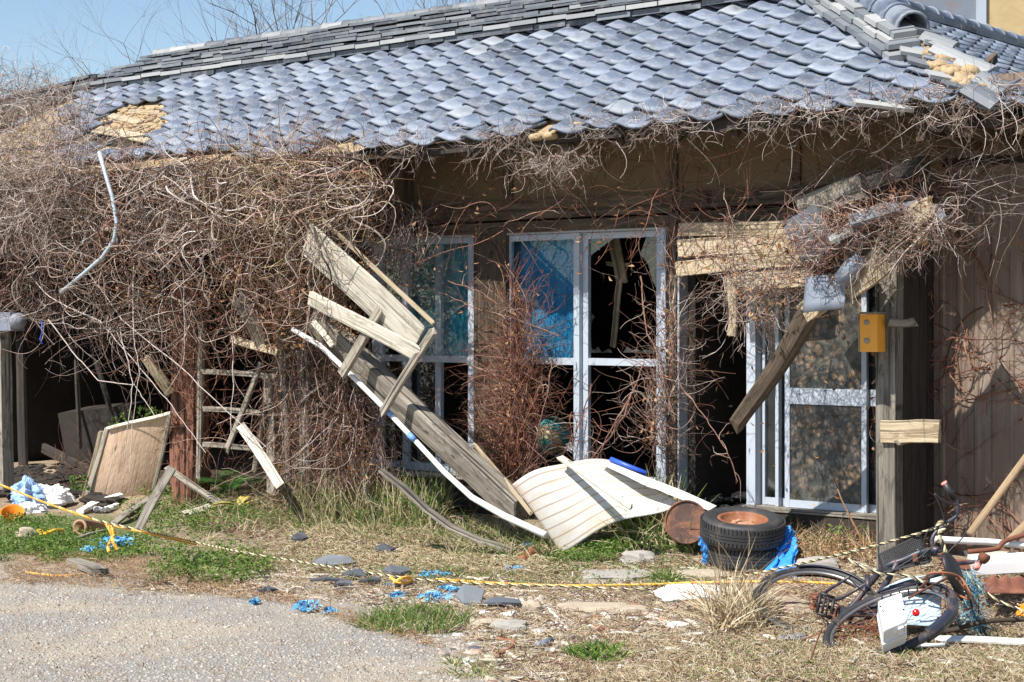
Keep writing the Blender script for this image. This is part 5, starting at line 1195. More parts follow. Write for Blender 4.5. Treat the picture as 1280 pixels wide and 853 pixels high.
c2_ = W(1113, 777, 8.62); wheel(c2_, Vector((.315, .02, .10)), Vector((.03, .285, .085)), (-62, 95))
def Bp(*pts): return [W(x, y, Y) for x, y, Y in pts]
def smooth_path(pts, n=6):
    pts = [pts[0]] + list(pts) + [pts[-1]]; o = []
    for i in range(1, len(pts) - 2):
        p0, p1, p2, p3 = pts[i - 1:i + 3]
        for k in range(n):
            t = k / n; o.append(.5 * ((2 * p1) + (-p0 + p2) * t + (2 * p0 - 5 * p1 + 4 * p2 - p3) * t * t + (-p0 + 3 * p1 - 3 * p2 + p3) * t ** 3))
    o.append(pts[-2]); return o
m = MB()
m.tube(smooth_path(Bp((1172, 687, 8.95), (1150, 691, 8.95), (1130, 700, 8.97), (1108, 708, 9.0), (1092, 724, 9.05), (1070, 752, 9.05), (1057, 767, 9.05))), .017, 10)
m.tube(Bp((1122, 703, 8.96), (1112, 722, 8.98), (1098, 745, 9.0), (1074, 766, 9.0)), .015, 10)
m.tube(Bp((1057, 767, 9.02), (1098, 757, 8.95), (1124, 748, 8.9)), .013, 8); m.tube(Bp((1060, 769, 9.0), (1090, 769, 8.85), (1125, 778, 8.65)), .012, 8)
m.tube(Bp((1019, 749, 9.26), (1040, 735, 9.2), (1062, 721, 9.1)), .008, 8); m.tube(Bp((1019, 755, 9.24), (1052, 748, 9.15), (1084, 729, 9.05)), .009, 8)
m.tube(Bp((1052, 764, 9.05), (1064, 771, 9.0)), .028, 12); m.tube(Bp((1112, 735, 8.9), (1160, 722, 8.85), (1185, 715, 8.9)), .011, 8)
m.tube(Bp((1085, 738, 8.95), (1084, 720, 9.0)), .014, 8)
part('frame', m, 'bike_paint', BK, True)
m = MB(); m.tube(Bp((1163, 686, 8.95), (1178, 690, 8.93)), .021, 12); m.tube(smooth_path(Bp((1170, 688, 8.95), (1165, 680, 8.95), (1168, 668, 8.96), (1182, 655, 8.97), (1195, 645, 8.98), (1197, 632, 8.98), (1193, 622, 8.98))), .011, 10)
m.tube(smooth_path(Bp((1172, 690, 8.94), (1176, 698, 8.93), (1190, 704, 8.95), (1205, 704, 9.0), (1220, 702, 9.0))), .011, 10); part('handlebar', m, 'bike_paint', BK, True)
m = MB(); m.tube(Bp((1193, 624, 8.98), (1181, 605, 8.98)), .017, 12); g1_ = part('grip', m, 'black_plastic', BK, True); m = MB(); m.tube(Bp((1181.2, 605.5, 8.98), (1179.5, 603, 8.98)), .0165, 12); part('end_cap', m, 'pink_cap', g1_, True)
m = MB(); m.tube(Bp((1228, 698, 9.0), (1222, 706, 8.97)), .017, 12); g1_ = part('grip', m, 'black_plastic', BK, True); m = MB(); m.tube(Bp((1222, 706, 8.97), (1220, 710, 8.94)), .018, 12); part('end_cap', m, 'pink_cap', g1_, True)
m = MB(); m.tube(smooth_path(Bp((1190, 631, 8.95), (1180, 627, 8.93), (1168, 617, 8.93))), .006, 8); part('brake_lever', m, 'black_plastic', BK, True)
m = MB(); m.tube(Bp((1226, 694, 8.98), (1233, 700, 8.95)), [.02, .028], 12); part('bell', m, 'rust', BK, True)
# basket
m = MB(); fa, fb_, fc_, fd_ = W(1098, 694, 9.1), W(1148, 670, 9.12), W(1162, 702, 8.95), W(1104, 716, 8.95); dep = Vector((.06, .20, -.02))
def wiregrid(m, a, b, c, d, nu, nv, r):
    for i in range(nu + 1): t = i / nu; m.tube([a.lerp(b, t), d.lerp(c, t)], r, 4)
    for i in range(nv + 1): t = i / nv; m.tube([a.lerp(d, t), b.lerp(c, t)], r, 4)
wiregrid(m, fa, fb_, fc_, fd_, 24, 14, .0022); wiregrid(m, fa, fb_, fb_ + dep, fa + dep, 24, 9, .0022); wiregrid(m, fb_, fc_, fc_ + dep, fb_ + dep, 14, 9, .0022); wiregrid(m, fa + dep, fb_ + dep, fc_ + dep, fd_ + dep, 18, 12, .0022)
for p in ((fa, fb_), (fb_, fc_), (fc_, fd_), (fd_, fa)): m.tube([p[0], p[1]], .006, 6)
part('basket', m, 'black_plastic', BK)
# pedal
root2 = BK; m = MB(); c = W(1032, 757, 9.05); e1 = Vector((.058, 0, -.02)); e2 = Vector((.02, .02, .09)); 
for (a, b) in ((-.5, -.5), (.5, -.5), (.5, .5), (-.5, .5)): pass
cs = [c + e1 * a + e2 * b for a, b in ((-.6, -.55), (.6, -.55), (.6, .55), (-.6, .55))]
for i in range(4): m.tube([cs[i], cs[(i + 1) % 4]], .0085, 8)
for t in (-.18, .18): m.tube([c + e1 * t - e2 * .5, c + e1 * t + e2 * .5], .007, 6)
part('pedal', m, 'black_plastic', BK, True)
m = MB(); m.tube(Bp((1032, 757, 9.07), (1045, 764, 9.06), (1056, 768, 9.04)), [.007, .011, .014], 8); part('crank', m, 'rust', BK, True)
m = MB(); m.lathe(W(1054, 776, 9.02), (.7, -.6, .3), [(.075, -.003), (.08, 0), (.075, .003), (.06, .002), (.06, -.002), (.075, -.003)], 28); part('chainring', m, 'rust', BK, True)
m = MB()
for pts in ([(1180, 656), (1160, 664), (1150, 690), (1128, 706), (1100, 722)], [(1192, 630), (1210, 640), (1206, 668), (1186, 690), (1170, 716)], [(1168, 617), (1180, 650), (1172, 676), (1140, 705)], [(1060, 722), (1085, 742), (1120, 740), (1150, 752)], [(1196, 730), (1222, 745), (1218, 782), (1190, 792)], [(1040, 790), (1066, 780), (1092, 792)]):
    m.tube(smooth_path([W(x, y, 8.9) for x, y in pts]), .0035, 6)
part('brake_cables', m, 'black_plastic', BK, True)
m = MB()
P_ = smooth_path([W(x, y, 9.08) for x, y in ((1017, 743), (1036, 750), (1056, 762), (1062, 776), (1052, 788), (1034, 778), (1016, 758), (1012, 748), (1017, 743))], 8)
m.sweep(P_, [(-.005, -.003), (.005, -.003), (.005, .003), (-.005, .003)], cap=False); part('chain', m, 'rust_dark', BK)
m = MB()
for dy in (0, 1): m.tube(Bp((1100, 742 + dy * 12, 8.8), (1150, 728 + dy * 12, 8.8)), .006, 6)
for k in range(5): m.tube(Bp((1102 + k * 11, 741 - k * 3, 8.8), (1103 + k * 11, 754 - k * 3, 8.8)), .0045, 6)
part('rear_carrier', m, 'bike_paint', BK, True)
# saddle
def sad(a, b):
    th = a * 2 * math.pi; ph = b * math.pi * .5; c = W(1190, 722, 8.85); e1 = Vector((.26, .1, -.55)).normalized() * .135; e2 = Vector((.35, 1, .3)).normalized() * .08; e3 = Vector((.8, -.25, .55)).normalized() * .055
    w_ = 1 - .3 * math.cos(th)
    return c + e1 * math.cos(th) * math.cos(ph) + e2 * math.sin(th) * math.cos(ph) * w_ + e3 * math.sin(ph)
m = MB(); m.grid(32, 8, sad, th=.006); part('saddle', m, 'black_plastic', BK, True)
m = MB()
for k in range(3):
    base = W(1176 + k * 5, 712 + k * 9, 8.86); P_ = [base + Vector((.014 * math.cos(t), .014 * math.sin(t), t * .0035)) for t in np.linspace(0, 25, 70)]; m.tube(P_, .003, 5)
part('saddle_springs', m, 'rust', BK, True)
# rusty rack wires
m = MB()
for pts in ([(1135, 748), (1160, 735), (1190, 722), (1205, 735), (1215, 758), (1205, 762)], [(1158, 730), (1160, 718), (1180, 716), (1200, 722), (1212, 740), (1222, 758)], [(1185, 735), (1200, 745), (1212, 748), (1205, 730)], [(1172, 772), (1190, 790), (1212, 778)], [(1162, 725), (1150, 735)], [(1180, 740), (1190, 752), (1196, 768)]):
    m.tube(smooth_path([W(x, y, 8.75 + .1 * math.sin(x)) for x, y in pts]), .006, 6)
part('rack', m, 'rust', BK, True)
m = MB()
for _ in range(26):
    p = W(random.uniform(1050, 1100), random.uniform(778, 800), 8.75 + random.uniform(-.1, .1)); q = p + Vector((random.uniform(-.15, .15), random.uniform(-.1, .1), random.uniform(-.05, .05))); q2 = q + Vector((random.uniform(-.12, .12), random.uniform(-.1, .1), random.uniform(-.05, .05))); m.tube([p, q, q2], .003, 5)
part('kickstand_wires', m, 'rust', BK, True)
m = MB(); m.lathe(W(1145, 766, 8.45), (-.2, -1, .25), [(.0005, .012), (.012, .010), (.017, .005), (.018, 0), (.018, -.012)], 20); part('rear_reflector', m, 'red_lens', BK, True)
m = MB(); c = W(1141, 694, 8.93); m.boxf(c, (.022, 0, .004), (0, .02, 0), (.004, 0, -.035)); part('lamp_bracket', m, 'rust', BK)
# white box and pale panel
root = thing('white_plastic_case', 'white plastic equipment case lying against the bicycle wheel', 'case', gp(1115, 806))
Y0 = 8.35; q = [W(1097, 751, Y0), W(1127, 740, Y0 + .03), W(1134, 776, Y0 - .14), W(1104, 789, Y0 - .16)]; n_ = (q[1] - q[0]).cross(q[3] - q[0]).normalized(); n_ = n_ if n_.y > 0 else -n_
def rounded(q, n_, dep, ins=0.0, rr_=.012):
    c = sum(q, Vector()) / 4; P = []
    for i in range(4):
        a, b, d = q[i], q[(i + 1) % 4], q[(i - 1) % 4]
        for t in (0, .5, 1): P.append(a + (b - a).normalized() * rr_ * (t ** 2) + (d - a).normalized() * rr_ * ((1 - t) ** 2))
    P = [p + (c - p) * ins for p in P]; return [p + n_ * dep for p in P]
m = MB(); rings = [rounded(q, n_, .0, .06), rounded(q, n_, .004, .02), rounded(q, n_, .012, 0), rounded(q, n_, .085, 0)]; V = [p for r_ in rings for p in r_]
m.add(V, [tuple(range(11, -1, -1))] + [(i * 12 + j, i * 12 + (j + 1) % 12, (i + 1) * 12 + (j + 1) % 12, (i + 1) * 12 + j) for i in range(3) for j in range(12)] + [tuple(36 + j for j in range(12))]); part('cover', m, 'white_plastic', root)
m = MB(); rings = [rounded(q, n_, .087, -.05), rounded(q, n_, .10, -.05), rounded(q, n_, .15, .03)]; V = [p for r_ in rings for p in r_]
m.add(V, [tuple(range(11, -1, -1))] + [(i * 12 + j, i * 12 + (j + 1) % 12, (i + 1) * 12 + (j + 1) % 12, (i + 1) * 12 + j) for i in range(2) for j in range(12)] + [tuple(24 + j for j in range(12))]); part('base', m, 'white_plastic', root)
m = MB(); e = (q[2] - q[3]).normalized(); c = q[3].lerp(q[2], .62) + n_ * .02; dn = (q[3] - q[0]).normalized(); m.boxf(c, e * .028, dn * .012, n_ * .05); m.boxf(c + e * .035 + dn * .0, e * .01, dn * .008, n_ * .04); part('latch', m, 'white_plastic', root)
m = MB()
for (x, y) in ((1100, 757), (1128, 761), (1106, 784)): 
    p = W(x, y, Y0 - .06); m.lathe(p + Vector((0, -.02, 0)), (0, -1, .3), [(.0005, .002), (.004, .002), (.004, -.02)], 8)
part('screw', m, 'black_plastic', root)
a0, b0, c0, d0 = W(1102, 738, 8.95), W(1178, 711, 8.98), W(1176, 778, 8.74), W(1098, 790, 8.72)
m = MB(); m.grid(12, 10, lambda a, b: (a0.lerp(b0, a)).lerp(d0.lerp(c0, a), b) + Vector((0, 0, .015)) * math.sin(a * 5), th=.006); single('pale_blue_panel', m, 'pale_blue_plastic', 'pale blue plastic panel lying beneath the bicycle frame', 'panel', smooth=True)
# tangled netting
P0 = seeds_poly([(1200, 722), (1220, 710), (1226, 760), (1230, 788), (1208, 784)], 300, lambda x, y: W(x, y, 8.9 + random.uniform(-.1, .25)))
A1 = vinebatch(P0, rdir(300, .8, -.4), 6, .016, .45, (0, 0, -.03), (.0012, .0026), 1)[0]; single('blue_netting', A1, 'net_blue', 'torn blue green netting bunched behind the bicycle saddle', 'net')
# ================================================================== junk at the bay wall
m = MB(); m.tube(smooth_path(Bp((1165, 674, 9.9), (1200, 676, 9.92), (1240, 678, 9.95), (1300, 684, 10.0))), .020, 10); single('white_pipe', m, 'pvc', 'straight white pipe lying level past the upper handlebar', 'pipe', smooth=True)
m = MB(); m.tube(Bp((1300, 548, 10.35), (1212, 668, 9.95)), .022, 10); single('leaning_pole', m, 'pole', 'bare wooden pole leaning on the brown cladding', 'pole', smooth=True)
m = MB(); m.tube(Bp((1300, 640, 10.2), (1258, 682, 10.0)), .030, 10); single('leaning_pole', m, 'pole', 'thicker short pole end low against the cladding', 'pole', smooth=True)
m = MB(); m.tube(smooth_path(Bp((1210, 690, 9.9), (1245, 686, 9.9), (1254, 678, 9.9), (1270, 672, 9.95), (1300, 664, 10))), .014, 8); single('rusty_pipe', m, 'rust_plate', 'bent rusty pipe under the white pipe', 'pipe', smooth=True)
m = MB(); m.board(W(1208, 697, 9.95), W(1300, 698, 9.95), .07, .03, up=(0, -1, .5)); single('grey_plank', m, 'wood_pale', 'pale split plank stacked above the white panel', 'plank')
m = MB(); m.board(W(1180, 704, 9.9), W(1225, 708, 9.9), .06, .03, up=(0, -1, .5)); single('red_plank', m, 'rust_plate', 'rust red plank behind the lower handlebar', 'plank')
m = MB(); m.boxf(W(1216, 719, 9.6), (.5, .1, .01), (.03, .18, .03), (0, 0, .055)); single('white_plank', m, 'pvc', 'broad clean white plastic plank beside the bell of the bicycle', 'plank')
m = MB(); m.grid(20, 8, lambda a, b: W(1230 + a * 50, 741 - b * 20 + 2 * math.sin(a * 20) * b, 9.35 + b * .25) , th=.006); single('rusty_sheet', m, 'rust_plate', 'ragged rust red metal sheet under the white plastic plank', 'metal sheet')
m = MB(); m.tube(Bp((1128, 808, 8.35), (1181, 806, 8.35)), .009, 8); single('white_rod', m, 'pvc', 'thin white rod in the straw just below the bicycle wheel', 'rod', smooth=True)
m = MB(); m.board(W(1170, 800, 8.55), W(1300, 802, 8.55), .05, .018, up=(0, -.3, 1)); single('white_strip', m, 'white_panel', 'long dirty white strip on the ground past the bicycle', 'board')
m = MB(); m.board(W(1150, 812, 8.4), W(1200, 822, 8.35), .06, .02, up=(0, -.3, 1)); single('dark_strip', m, 'wood_brown', 'short dark board in the straw under the white strip', 'board')
m = MB(); m.tube(smooth_path(Bp((1165, 790, 8.75), (1190, 788, 8.75), (1215, 781, 8.78), (1240, 776, 8.8), (1300, 774, 8.85))), .013, 8); single('brown_branch', m, 'wood_brown', 'brown bent branch lying behind the white strip', 'branch', smooth=True)
cloth('orange_bag', 'orange_plastic', 'scrap of orange plastic at the edge past the brown branch', 'plastic scrap', (W(1274, 756, 8.9), W(1296, 750, 8.9), W(1296, 772, 8.85), W(1270, 770, 8.85)), 8, amp=.02)
m = MB(); lump(m, gp(1180, 828, .0), .10, (1.6, .7, .12), rough=.5); single('white_slab', m, 'styrofoam', 'flat broken white slab in the straw below the bicycle', 'slab')
m = MB(); m.tube(smooth_path(Bp((1012, 850, 8.1), (1013, 830, 8.12), (1020, 805, 8.15), (1028, 785, 8.2))), .004, 6); single('rusty_wire', m, 'rust', 'thin rusty wire standing in front of the bicycle', 'wire', smooth=True)
cloth('blue_scrap', 'metal_grey', 'dark blue grey metal strip in the grass under the wheel', 'scrap', (gp(972, 795, .02), gp(1006, 792, .02), gp(1008, 799, .02), gp(975, 800, .02)), 2, amp=.01)
m = MB(); m.board(gp(975, 735, .15) , gp(978, 735, -.1), .1, .03)
# ================================================================== left ground objects
g_ = 'grey broken laths'
for (x0, y0, z0, x1, y1, z1, wd, lab) in ((214, 586, .0, 173, 660, 0, .07, 'leaning leg of the broken lath frame'), (209, 585, .0, 281, 634, 0, .055, 'long sloping arm of the broken lath frame'), (187, 622, 0, 142, 655, 0, .06, 'lath lying flat behind the frame leg'), (230, 643, 0, 272, 630, 0, .05, 'short white lath under the sloping arm'), (196, 625, 0, 160, 646, 0, .03, 'thin lath lying beside the flat one')):
    p1 = gp(x1, y1, .02); p0 = W(x0, y0, p1.y + (.15 if wd > .052 and x0 > 200 else .3))
    if x0 < 200 or x0 == 230: p0 = gp(x0, y0, .04)
    m = MB(); m.board(p0, p1, wd, .022, up=(0, -1, .4)); single('broken_lath', m, 'wood_grey' if x0 != 230 else 'wood_pale', lab, 'lath', g_)
m = MB(); m.board(gp(92, 702, .03), gp(127, 716, .03), .09, .05, up=(0, 0, 1), jag=.02); single('wood_block', m, 'wood_grey', 'short grey block of wood at the gravel edge by the yellow rope', 'wood scrap')
m = MB(); m.board(gp(82, 676, .03), gp(130, 664, .03), .03, .02, up=(0, 0, 1)); single('thin_stick', m, 'wood_grey', 'thin stick in the grass before the blue rag', 'stick')
# clear bags
def bag(c, sx, sy, sz, seed):
    def f(a, b):
        th = a * 2 * math.pi; ph = b * math.pi; d = Vector((math.sin(ph) * math.cos(th), math.sin(ph) * math.sin(th), math.cos(ph))); k = .95 + .45 * mnoise.noise(d * 1.7 + Vector((seed, 0, 0))) + .35 * abs(mnoise.noise(d * 3.5 + Vector((0, seed, 0)))) - .25 * abs(mnoise.noise(d * 9 + Vector((0, seed, 3)))); return Vector(c) + Vector((d.x * sx, d.y * sy, d.z * sz)) * k
    m = MB(); m.grid(44, 26, f); return m
single('plastic_bag', bag(gp(34, 620, .11), .14, .12, .13, 1), 'blue_thin', 'puffed pale blue plastic bag by the shed post', 'plastic bag', smooth=False)
single('plastic_bag', bag(gp(62, 622, .09), .18, .12, .10, 5), 'litter_white', 'crumpled clear plastic bag beside the blue bag', 'plastic bag', smooth=False)
single('plastic_bag', bag(gp(40, 636, .03), .12, .10, .05, 9), 'litter_white', 'flat white plastic bag below the others', 'plastic bag', smooth=False)
m = MB(); m.lathe(gp(16, 644, .05), (.1, -.55, .9), [(.05, -.07), (.075, -.03), (.09, .03), (.092, .035), (.086, .03), (.07, -.03), (.045, -.06), (.0005, -.062)], 28); single('orange_bowl', m, 'orange_plastic', 'orange plastic bowl lying in the grass under the rope', 'bowl', smooth=True)
m = MB(); c = gp(101, 660, .05); m.lathe(c, (-.35, -.9, .1), [(.055, -.25), (.055, .0), (.062, .0), (.062, .02), (.045, .02), (.043, -.22), (.0005, -.22)], 24); single('clay_pipe', m, 'clay', 'short clay pipe lying open end out in the grass', 'pipe', smooth=True)
m = MB(); m.board(gp(50, 668, .03), gp(78, 663, .03), .05, .02, up=(0, 0, 1), warp=.01); m.board(gp(48, 664, .02), gp(60, 668, .02), .04, .02, up=(0, 0, 1)); single('yellow_scrap', m, 'yellow_plastic', 'yellow plastic strip in the grass', 'plastic scrap')
m = MB(); lump(m, gp(34, 668, .03), .055, (1.2, .9, .8)); lump(m, gp(24, 669, .02), .03); single('tan_stone', m, 'stone_tan', 'tan stone in the grass left of the clay pipe', 'stone')
m = MB(); m.sweep(smooth_path([gp(100, 640, .02), gp(115, 632, .04), gp(135, 624, .06), gp(152, 619, .05)]), [(-.03, -.015), (.03, -.015), (.03, .015), (-.03, .015)], up=(0, 0, 1)); 
for _ in range(14): lump(m, gp(random.uniform(112, 145), random.uniform(626, 637), .03), random.uniform(.015, .035))
single('styrofoam_pieces', m, 'styrofoam', 'crumbled white foam piece below the plywood panel', 'foam')
def rag(px, py, w_, h_, seed, lab, mt='blue_rag', n=1, hh=.05):
    c = gp(px, py, .0); m = MB()
    if mt == 'blue_rag' and w_ < .25:
        n_ = 26 + int(1500 * w_ * h_); Cq = np.array([tuple(gnd((c.x + random.gauss(0, w_ * .2), c.y + random.gauss(0, h_ * .16), 0), .01 + random.uniform(0, hh * .4))) for _ in range(n_)])
        arr = leafbatch(Cq, .024, .75, curl=.35)
        return single('blue_scrap', arr, mt, lab, 'plastic scrap', 'torn blue plastic scraps')
    for k in range(n):
        cc = Vector(c) + Vector((random.gauss(0, w_ * .3) if k else 0, random.gauss(0, h_ * .3) if k else 0, 0)); ww, hh2 = w_ * random.uniform(.5, 1) if k else w_, h_ * random.uniform(.5, 1) if k else h_
        m.grid(22, 16, lambda a, b: gnd((cc.x + (a - .5) * ww * (1 + .5 * mnoise.noise(Vector((b * 3, seed, k)))), cc.y + (b - .5) * hh2 * (1 + .7 * mnoise.noise(Vector((a * 4, seed, k)))), 0), .012 + hh * .45 * abs(mnoise.noise(Vector((a * 3 + seed, b * 3, k)))) + .008 * mnoise.noise(Vector((a * 8, b * 8 + seed, k))) ), th=.003)
    return single('blue_scrap' if mt == 'blue_rag' else 'scrap', m, mt, lab, 'plastic scrap', 'torn blue plastic scraps' if mt == 'blue_rag' else None)
rag(145, 683, .24, .5, 1, 'blue plastic rag hanging under the rope knot', n=2, hh=.12); rag(120, 689, .2, .2, 3, 'faded blue rag in the grass beside the brighter one')
rag(384, 762, .15, .35, 4, 'bright blue shredded plastic on the gravel edge', n=3); rag(412, 768, .10, .12, 6, 'small pale blue shred beside the bright one'); rag(318, 756, .06, .08, 7, 'tiny blue shred alone on the gravel edge')
rag(498, 748, .10, .12, 8, 'small blue scrap on bare sand'); rag(545, 750, .18, .35, 9, 'flat blue scrap among roof slates', n=2); rag(562, 740, .16, .18, 10, 'pale blue scrap just behind the flat one', n=1)
rag(545, 722, .22, .2, 12, 'faded pale blue sheet in the grass by the orange knot'); rag(660, 688, .06, .2, 13, 'folded piece of blue plastic at the corner of the white sheet', hh=.10); rag(642, 715, .16, .16, 14, 'blue lid with a white rim in the straw')
# slates and tile shards
def shard(mb, c, L_, Wd, tilt, th=.013):
    k = random.randint(5, 6); a0 = random.uniform(0, 6.28); P = []
    for i in range(k):
        a = a0 + 6.283 * i / k + random.uniform(-.3, .3); x, y = math.cos(a) * L_ * .55 * random.uniform(.8, 1.1), math.sin(a) * Wd * .6 * random.uniform(.8, 1.1)
        P.append(Vector(c) + Vector((x, y, y * tilt + .012 * math.cos(x / L_ * 4) + .015)))
    top = [p_ + Vector((0, -.2, 1)).normalized() * th for p_ in P]
    mb.add(P + top, [tuple(reversed(range(k))), tuple(range(k, 2 * k))] + [(i, (i + 1) % k, (i + 1) % k + k, i + k) for i in range(k)], None, random.random() * .6)
g_ = 'tile shards on the ground'
for (px, py, L_, Wd, tilt, lab) in ((418, 706, .25, .17, .12, 'large bluish tile shard tipped up in the straw'), (375, 676, .12, .07, .2, 'small dark shard standing in the grass'), (410, 730, .25, .07, .0, 'long dark shard lying flat at the rope'), (445, 722, .18, .14, .05, 'grey shard beside the long dark one'),
                                (495, 718, .18, .13, .1, 'grey shard under the thin rope'), (588, 750, .19, .18, .2, 'square slate standing beside the blue scraps'), (628, 758, .22, .12, .05, 'dark flat shard by the square slate'), (500, 735, .22, .14, .0, 'flat slate sunk in the sand'), (465, 730, .15, .10, .0, 'small slate sunk in sand before the rope'), (335, 742, .12, .08, .0, 'tan fragment at the gravel edge'), (480, 690, .15, .10, .15, 'dark piece lying in the straw behind the ropes'), (430, 734, .12, .10, .0, 'thin slate nearest the long dark shard')):
    m = MB(); shard(m, gp(px, py, .005 + tilt * .1), L_, Wd, tilt * 2); single('tile_shard', m, 'ridge_tile', lab, 'tile shard', g_, smooth=False)
# slabs and stones
def slab(px, py, r_, sq, mt, lab, nm='stone', rough=.3, up=.0, rot=0):
    m = MB(); lump(m, gp(px, py, up), r_, sq, rough=rough, seg=14, rot=Matrix.Rotation(rot, 3, 'Z')); return single(nm, m, mt, lab, 'stone' if nm == 'stone' else 'slab', 'stones and slabs on the ground')
slab(770, 722, .24, (1.0, .9, .14), 'concrete', 'flat grey concrete slab in the grass before the white sheet', 'concrete_slab'); slab(798, 703, .12, (1, .7, .6), 'concrete', 'grey angular rock at the rim of the green patch')
slab(745, 764, .20, (1.1, .55, .22), 'stone_tan', 'long pale slab broken in two below the rope, larger half', 'concrete_slab', .2); slab(782, 765, .12, (1.2, .6, .3), 'stone_tan', 'smaller half of the broken pale slab', 'concrete_slab', .2); slab(665, 765, .06, (.9, .6, 1), 'stone_tan', 'upright pale stone beside the dark flat shard')
slab(636, 788, .085, (1.1, .8, .6), 'concrete', 'rough grey rock with a white top in the sand'); slab(609, 783, .09, (1.2, .8, .4), 'stone_tan', 'reddish tan stone behind the rough grey rock'); slab(885, 743, .25, (1.2, 1.1, .12), 'styrofoam', 'broad white slab under the rope before the tyres', 'concrete_slab')
slab(880, 722, .15, (1.3, .8, .3), 'stone_tan', 'brown stone in front of the tyres'); slab(960, 762, .22, (1.1, 1.1, .3), 'stone_tan', 'large tan stone seen through the spokes of the raised wheel'); slab(1010, 762, .16, (1.2, 1, .2), 'stone_tan', 'flat tan stone behind the pedal'); slab(1022, 716, .14, (1.0, .5, .7), 'concrete', 'squared concrete block behind the raised wheel', 'concrete_block', .12)
slab(980, 640 + 10, .06, (1, 1, 1), 'concrete', 'small grey lump behind the tyres'); slab(848, 785, .05, (1.2, .8, .6), 'styrofoam', 'white pebble beside the dry tuft'); slab(1035, 652, .12, (1.2, .7, .6), 'mud', 'yellow clay lump under the glass door'); slab(40, 700, .03, (1, 1, .6), 'concrete', 'small stone at the gravel edge')
# pieces of pipe
m = MB(); m.tube([gp(671, 808, .02), gp(689, 801, .02)], .018, 12); single('pipe_stub', m, 'metal_grey', 'short grey pipe stub lying in front', 'pipe', smooth=True)
m = MB(); m.tube(smooth_path([gp(622, 821, .015), gp(634, 813, .015), gp(642, 806, .02), (gp(640, 802, .02)), gp(630, 800, .02), gp(622, 798, .02)]), .010, 8); single('red_hook', m, 'rust_orange', 'bent reddish rod shaped like a hook', 'rod', smooth=True)
m = MB(); m.board(gp(804, 814, .01), gp(850, 812, .01), .03, .01, up=(0, 0, 1)); single('thin_white_strip', m, 'white_panel', 'thin white strip in the foreground straw', 'strip')
m = MB(); m.board(gp(688, 765, .01), gp(712, 788, .01), .015, .008, up=(0, 0, 1)); single('thin_white_strip', m, 'white_panel', 'short white splinter below the pale slab', 'strip')
m = MB(); lump(m, gp(664, 694, .03), .05, (1.2, .7, .8), rough=.9); lump(m, gp(654, 700, .02), .035, (1, .7, .9), rough=.9); single('clay_cup', m, 'rust_orange', 'broken reddish clay cup at the corner of the white sheet', 'cup', smooth=True)
m = MB(); m.board(gp(622, 690, .03), gp(648, 685, .03), .08, .01); single('beige_scrap', m, 'white_panel', 'beige flat scrap beside the clay cup', 'scrap')
slab(655, 790 + 3, .02, (1, 1, .5), 'rubber', 'black pebble beside the pipe stub')
m = MB(); m.board(W(997, 628, 11.6), W(996, 668, 11.5), .12, .03, up=(0, -1, 0), jag=.03); single('door_plank', m, 'wood_tan', 'short tan upright plank against the glass door behind the tyres', 'plank')
# ================================================================== ropes
def rope(ctrl, name, material, lab, r=.0046, n=10, grp='ropes strung across the yard'):
    path = smooth_path(ctrl, n); ln = [0]
    for a, b in zip(path, path[1:]): ln.append(ln[-1] + (b - a).length)
    step = .012; N = int(ln[-1] / step); xs = np.linspace(0, ln[-1], N); pa = np.array([tuple(p) for p in path]); Q = np.stack([np.interp(xs, ln, pa[:, k]) for k in range(3)], 1)
    T = np.gradient(Q, axis=0); T /= np.linalg.norm(T, axis=1, keepdims=True); X = np.cross(T, [0, 0, 1.0]); X /= np.linalg.norm(X, axis=1, keepdims=True) + 1e-9; Yv = np.cross(T, X); st = []; rn = []
    for k in range(3):
        ph = xs * 2 * np.pi / .075 + k * 2.094; st.append(Q + (X * np.cos(ph)[:, None] + Yv * np.sin(ph)[:, None]) * r * .75); rn.append(k / 2)
    return single(name, tubes_np(np.array(st), np.full((3, N), r * .85), np.array(rn), 6), material, lab, 'rope', grp, smooth=True)
rope([W(-40, 592, 10.7), W(0, 606, 10.65), W(60, 630, 10.6), W(135, 655, 10.55), W(190, 668, 10.5), gp(245, 681, .05)], 'rope', 'rope_orange', 'orange rope slanting down over the grass to the weeds')
rope([W(60, 629, 10.62), W(120, 650, 10.56), W(190, 666, 10.5), gp(240, 677, .08), gp(300, 690, .10), gp(360, 700, .07), gp(440, 713, .04), gp(520, 724, .04), gp(600, 730, .04), gp(700, 733, .04), gp(800, 737, .03), W(860, 733, 10.6), W(930, 720, 10.3), W(1000, 705, 9.9), W(1060, 691, 9.5), W(1120, 675, 9.2), W(1181, 657, 8.95)], 'rope', 'rope_bw', 'thin black and cream rope crossing the whole yard and tied to the handlebar')
rope([gp(545, 724, .03), gp(620, 729, .03), gp(700, 732, .03), gp(800, 731, .03), gp(880, 728, .04), W(950, 727, 10.2), W(1010, 728, 10.0), W(1050, 730, 9.9)], 'rope', 'rope_orange', 'orange rope lying level over the straw before the white sheet')
rope([W(1060, 699, 8.9), W(1075, 708, 8.85), W(1100, 717, 8.85), W(1135, 720, 8.85), W(1155, 728, 8.8)], 'rope', 'rope_bw', 'short yellow and black rope draped over the bicycle frame')
rope([W(1208, 716, 8.9), W(1225, 735, 8.85), W(1250, 752, 8.8), W(1275, 762, 8.75), W(1300, 775, 8.7)], 'rope', 'rope_bw', 'slack rope trailing away past the blue green netting')
rope([gp(32, 715, .015), gp(50, 718, .015), gp(75, 720, .015), gp(104, 718, .015)], 'rope_piece', 'rope_orange', 'short cut length of yellow rope on the gravel edge')
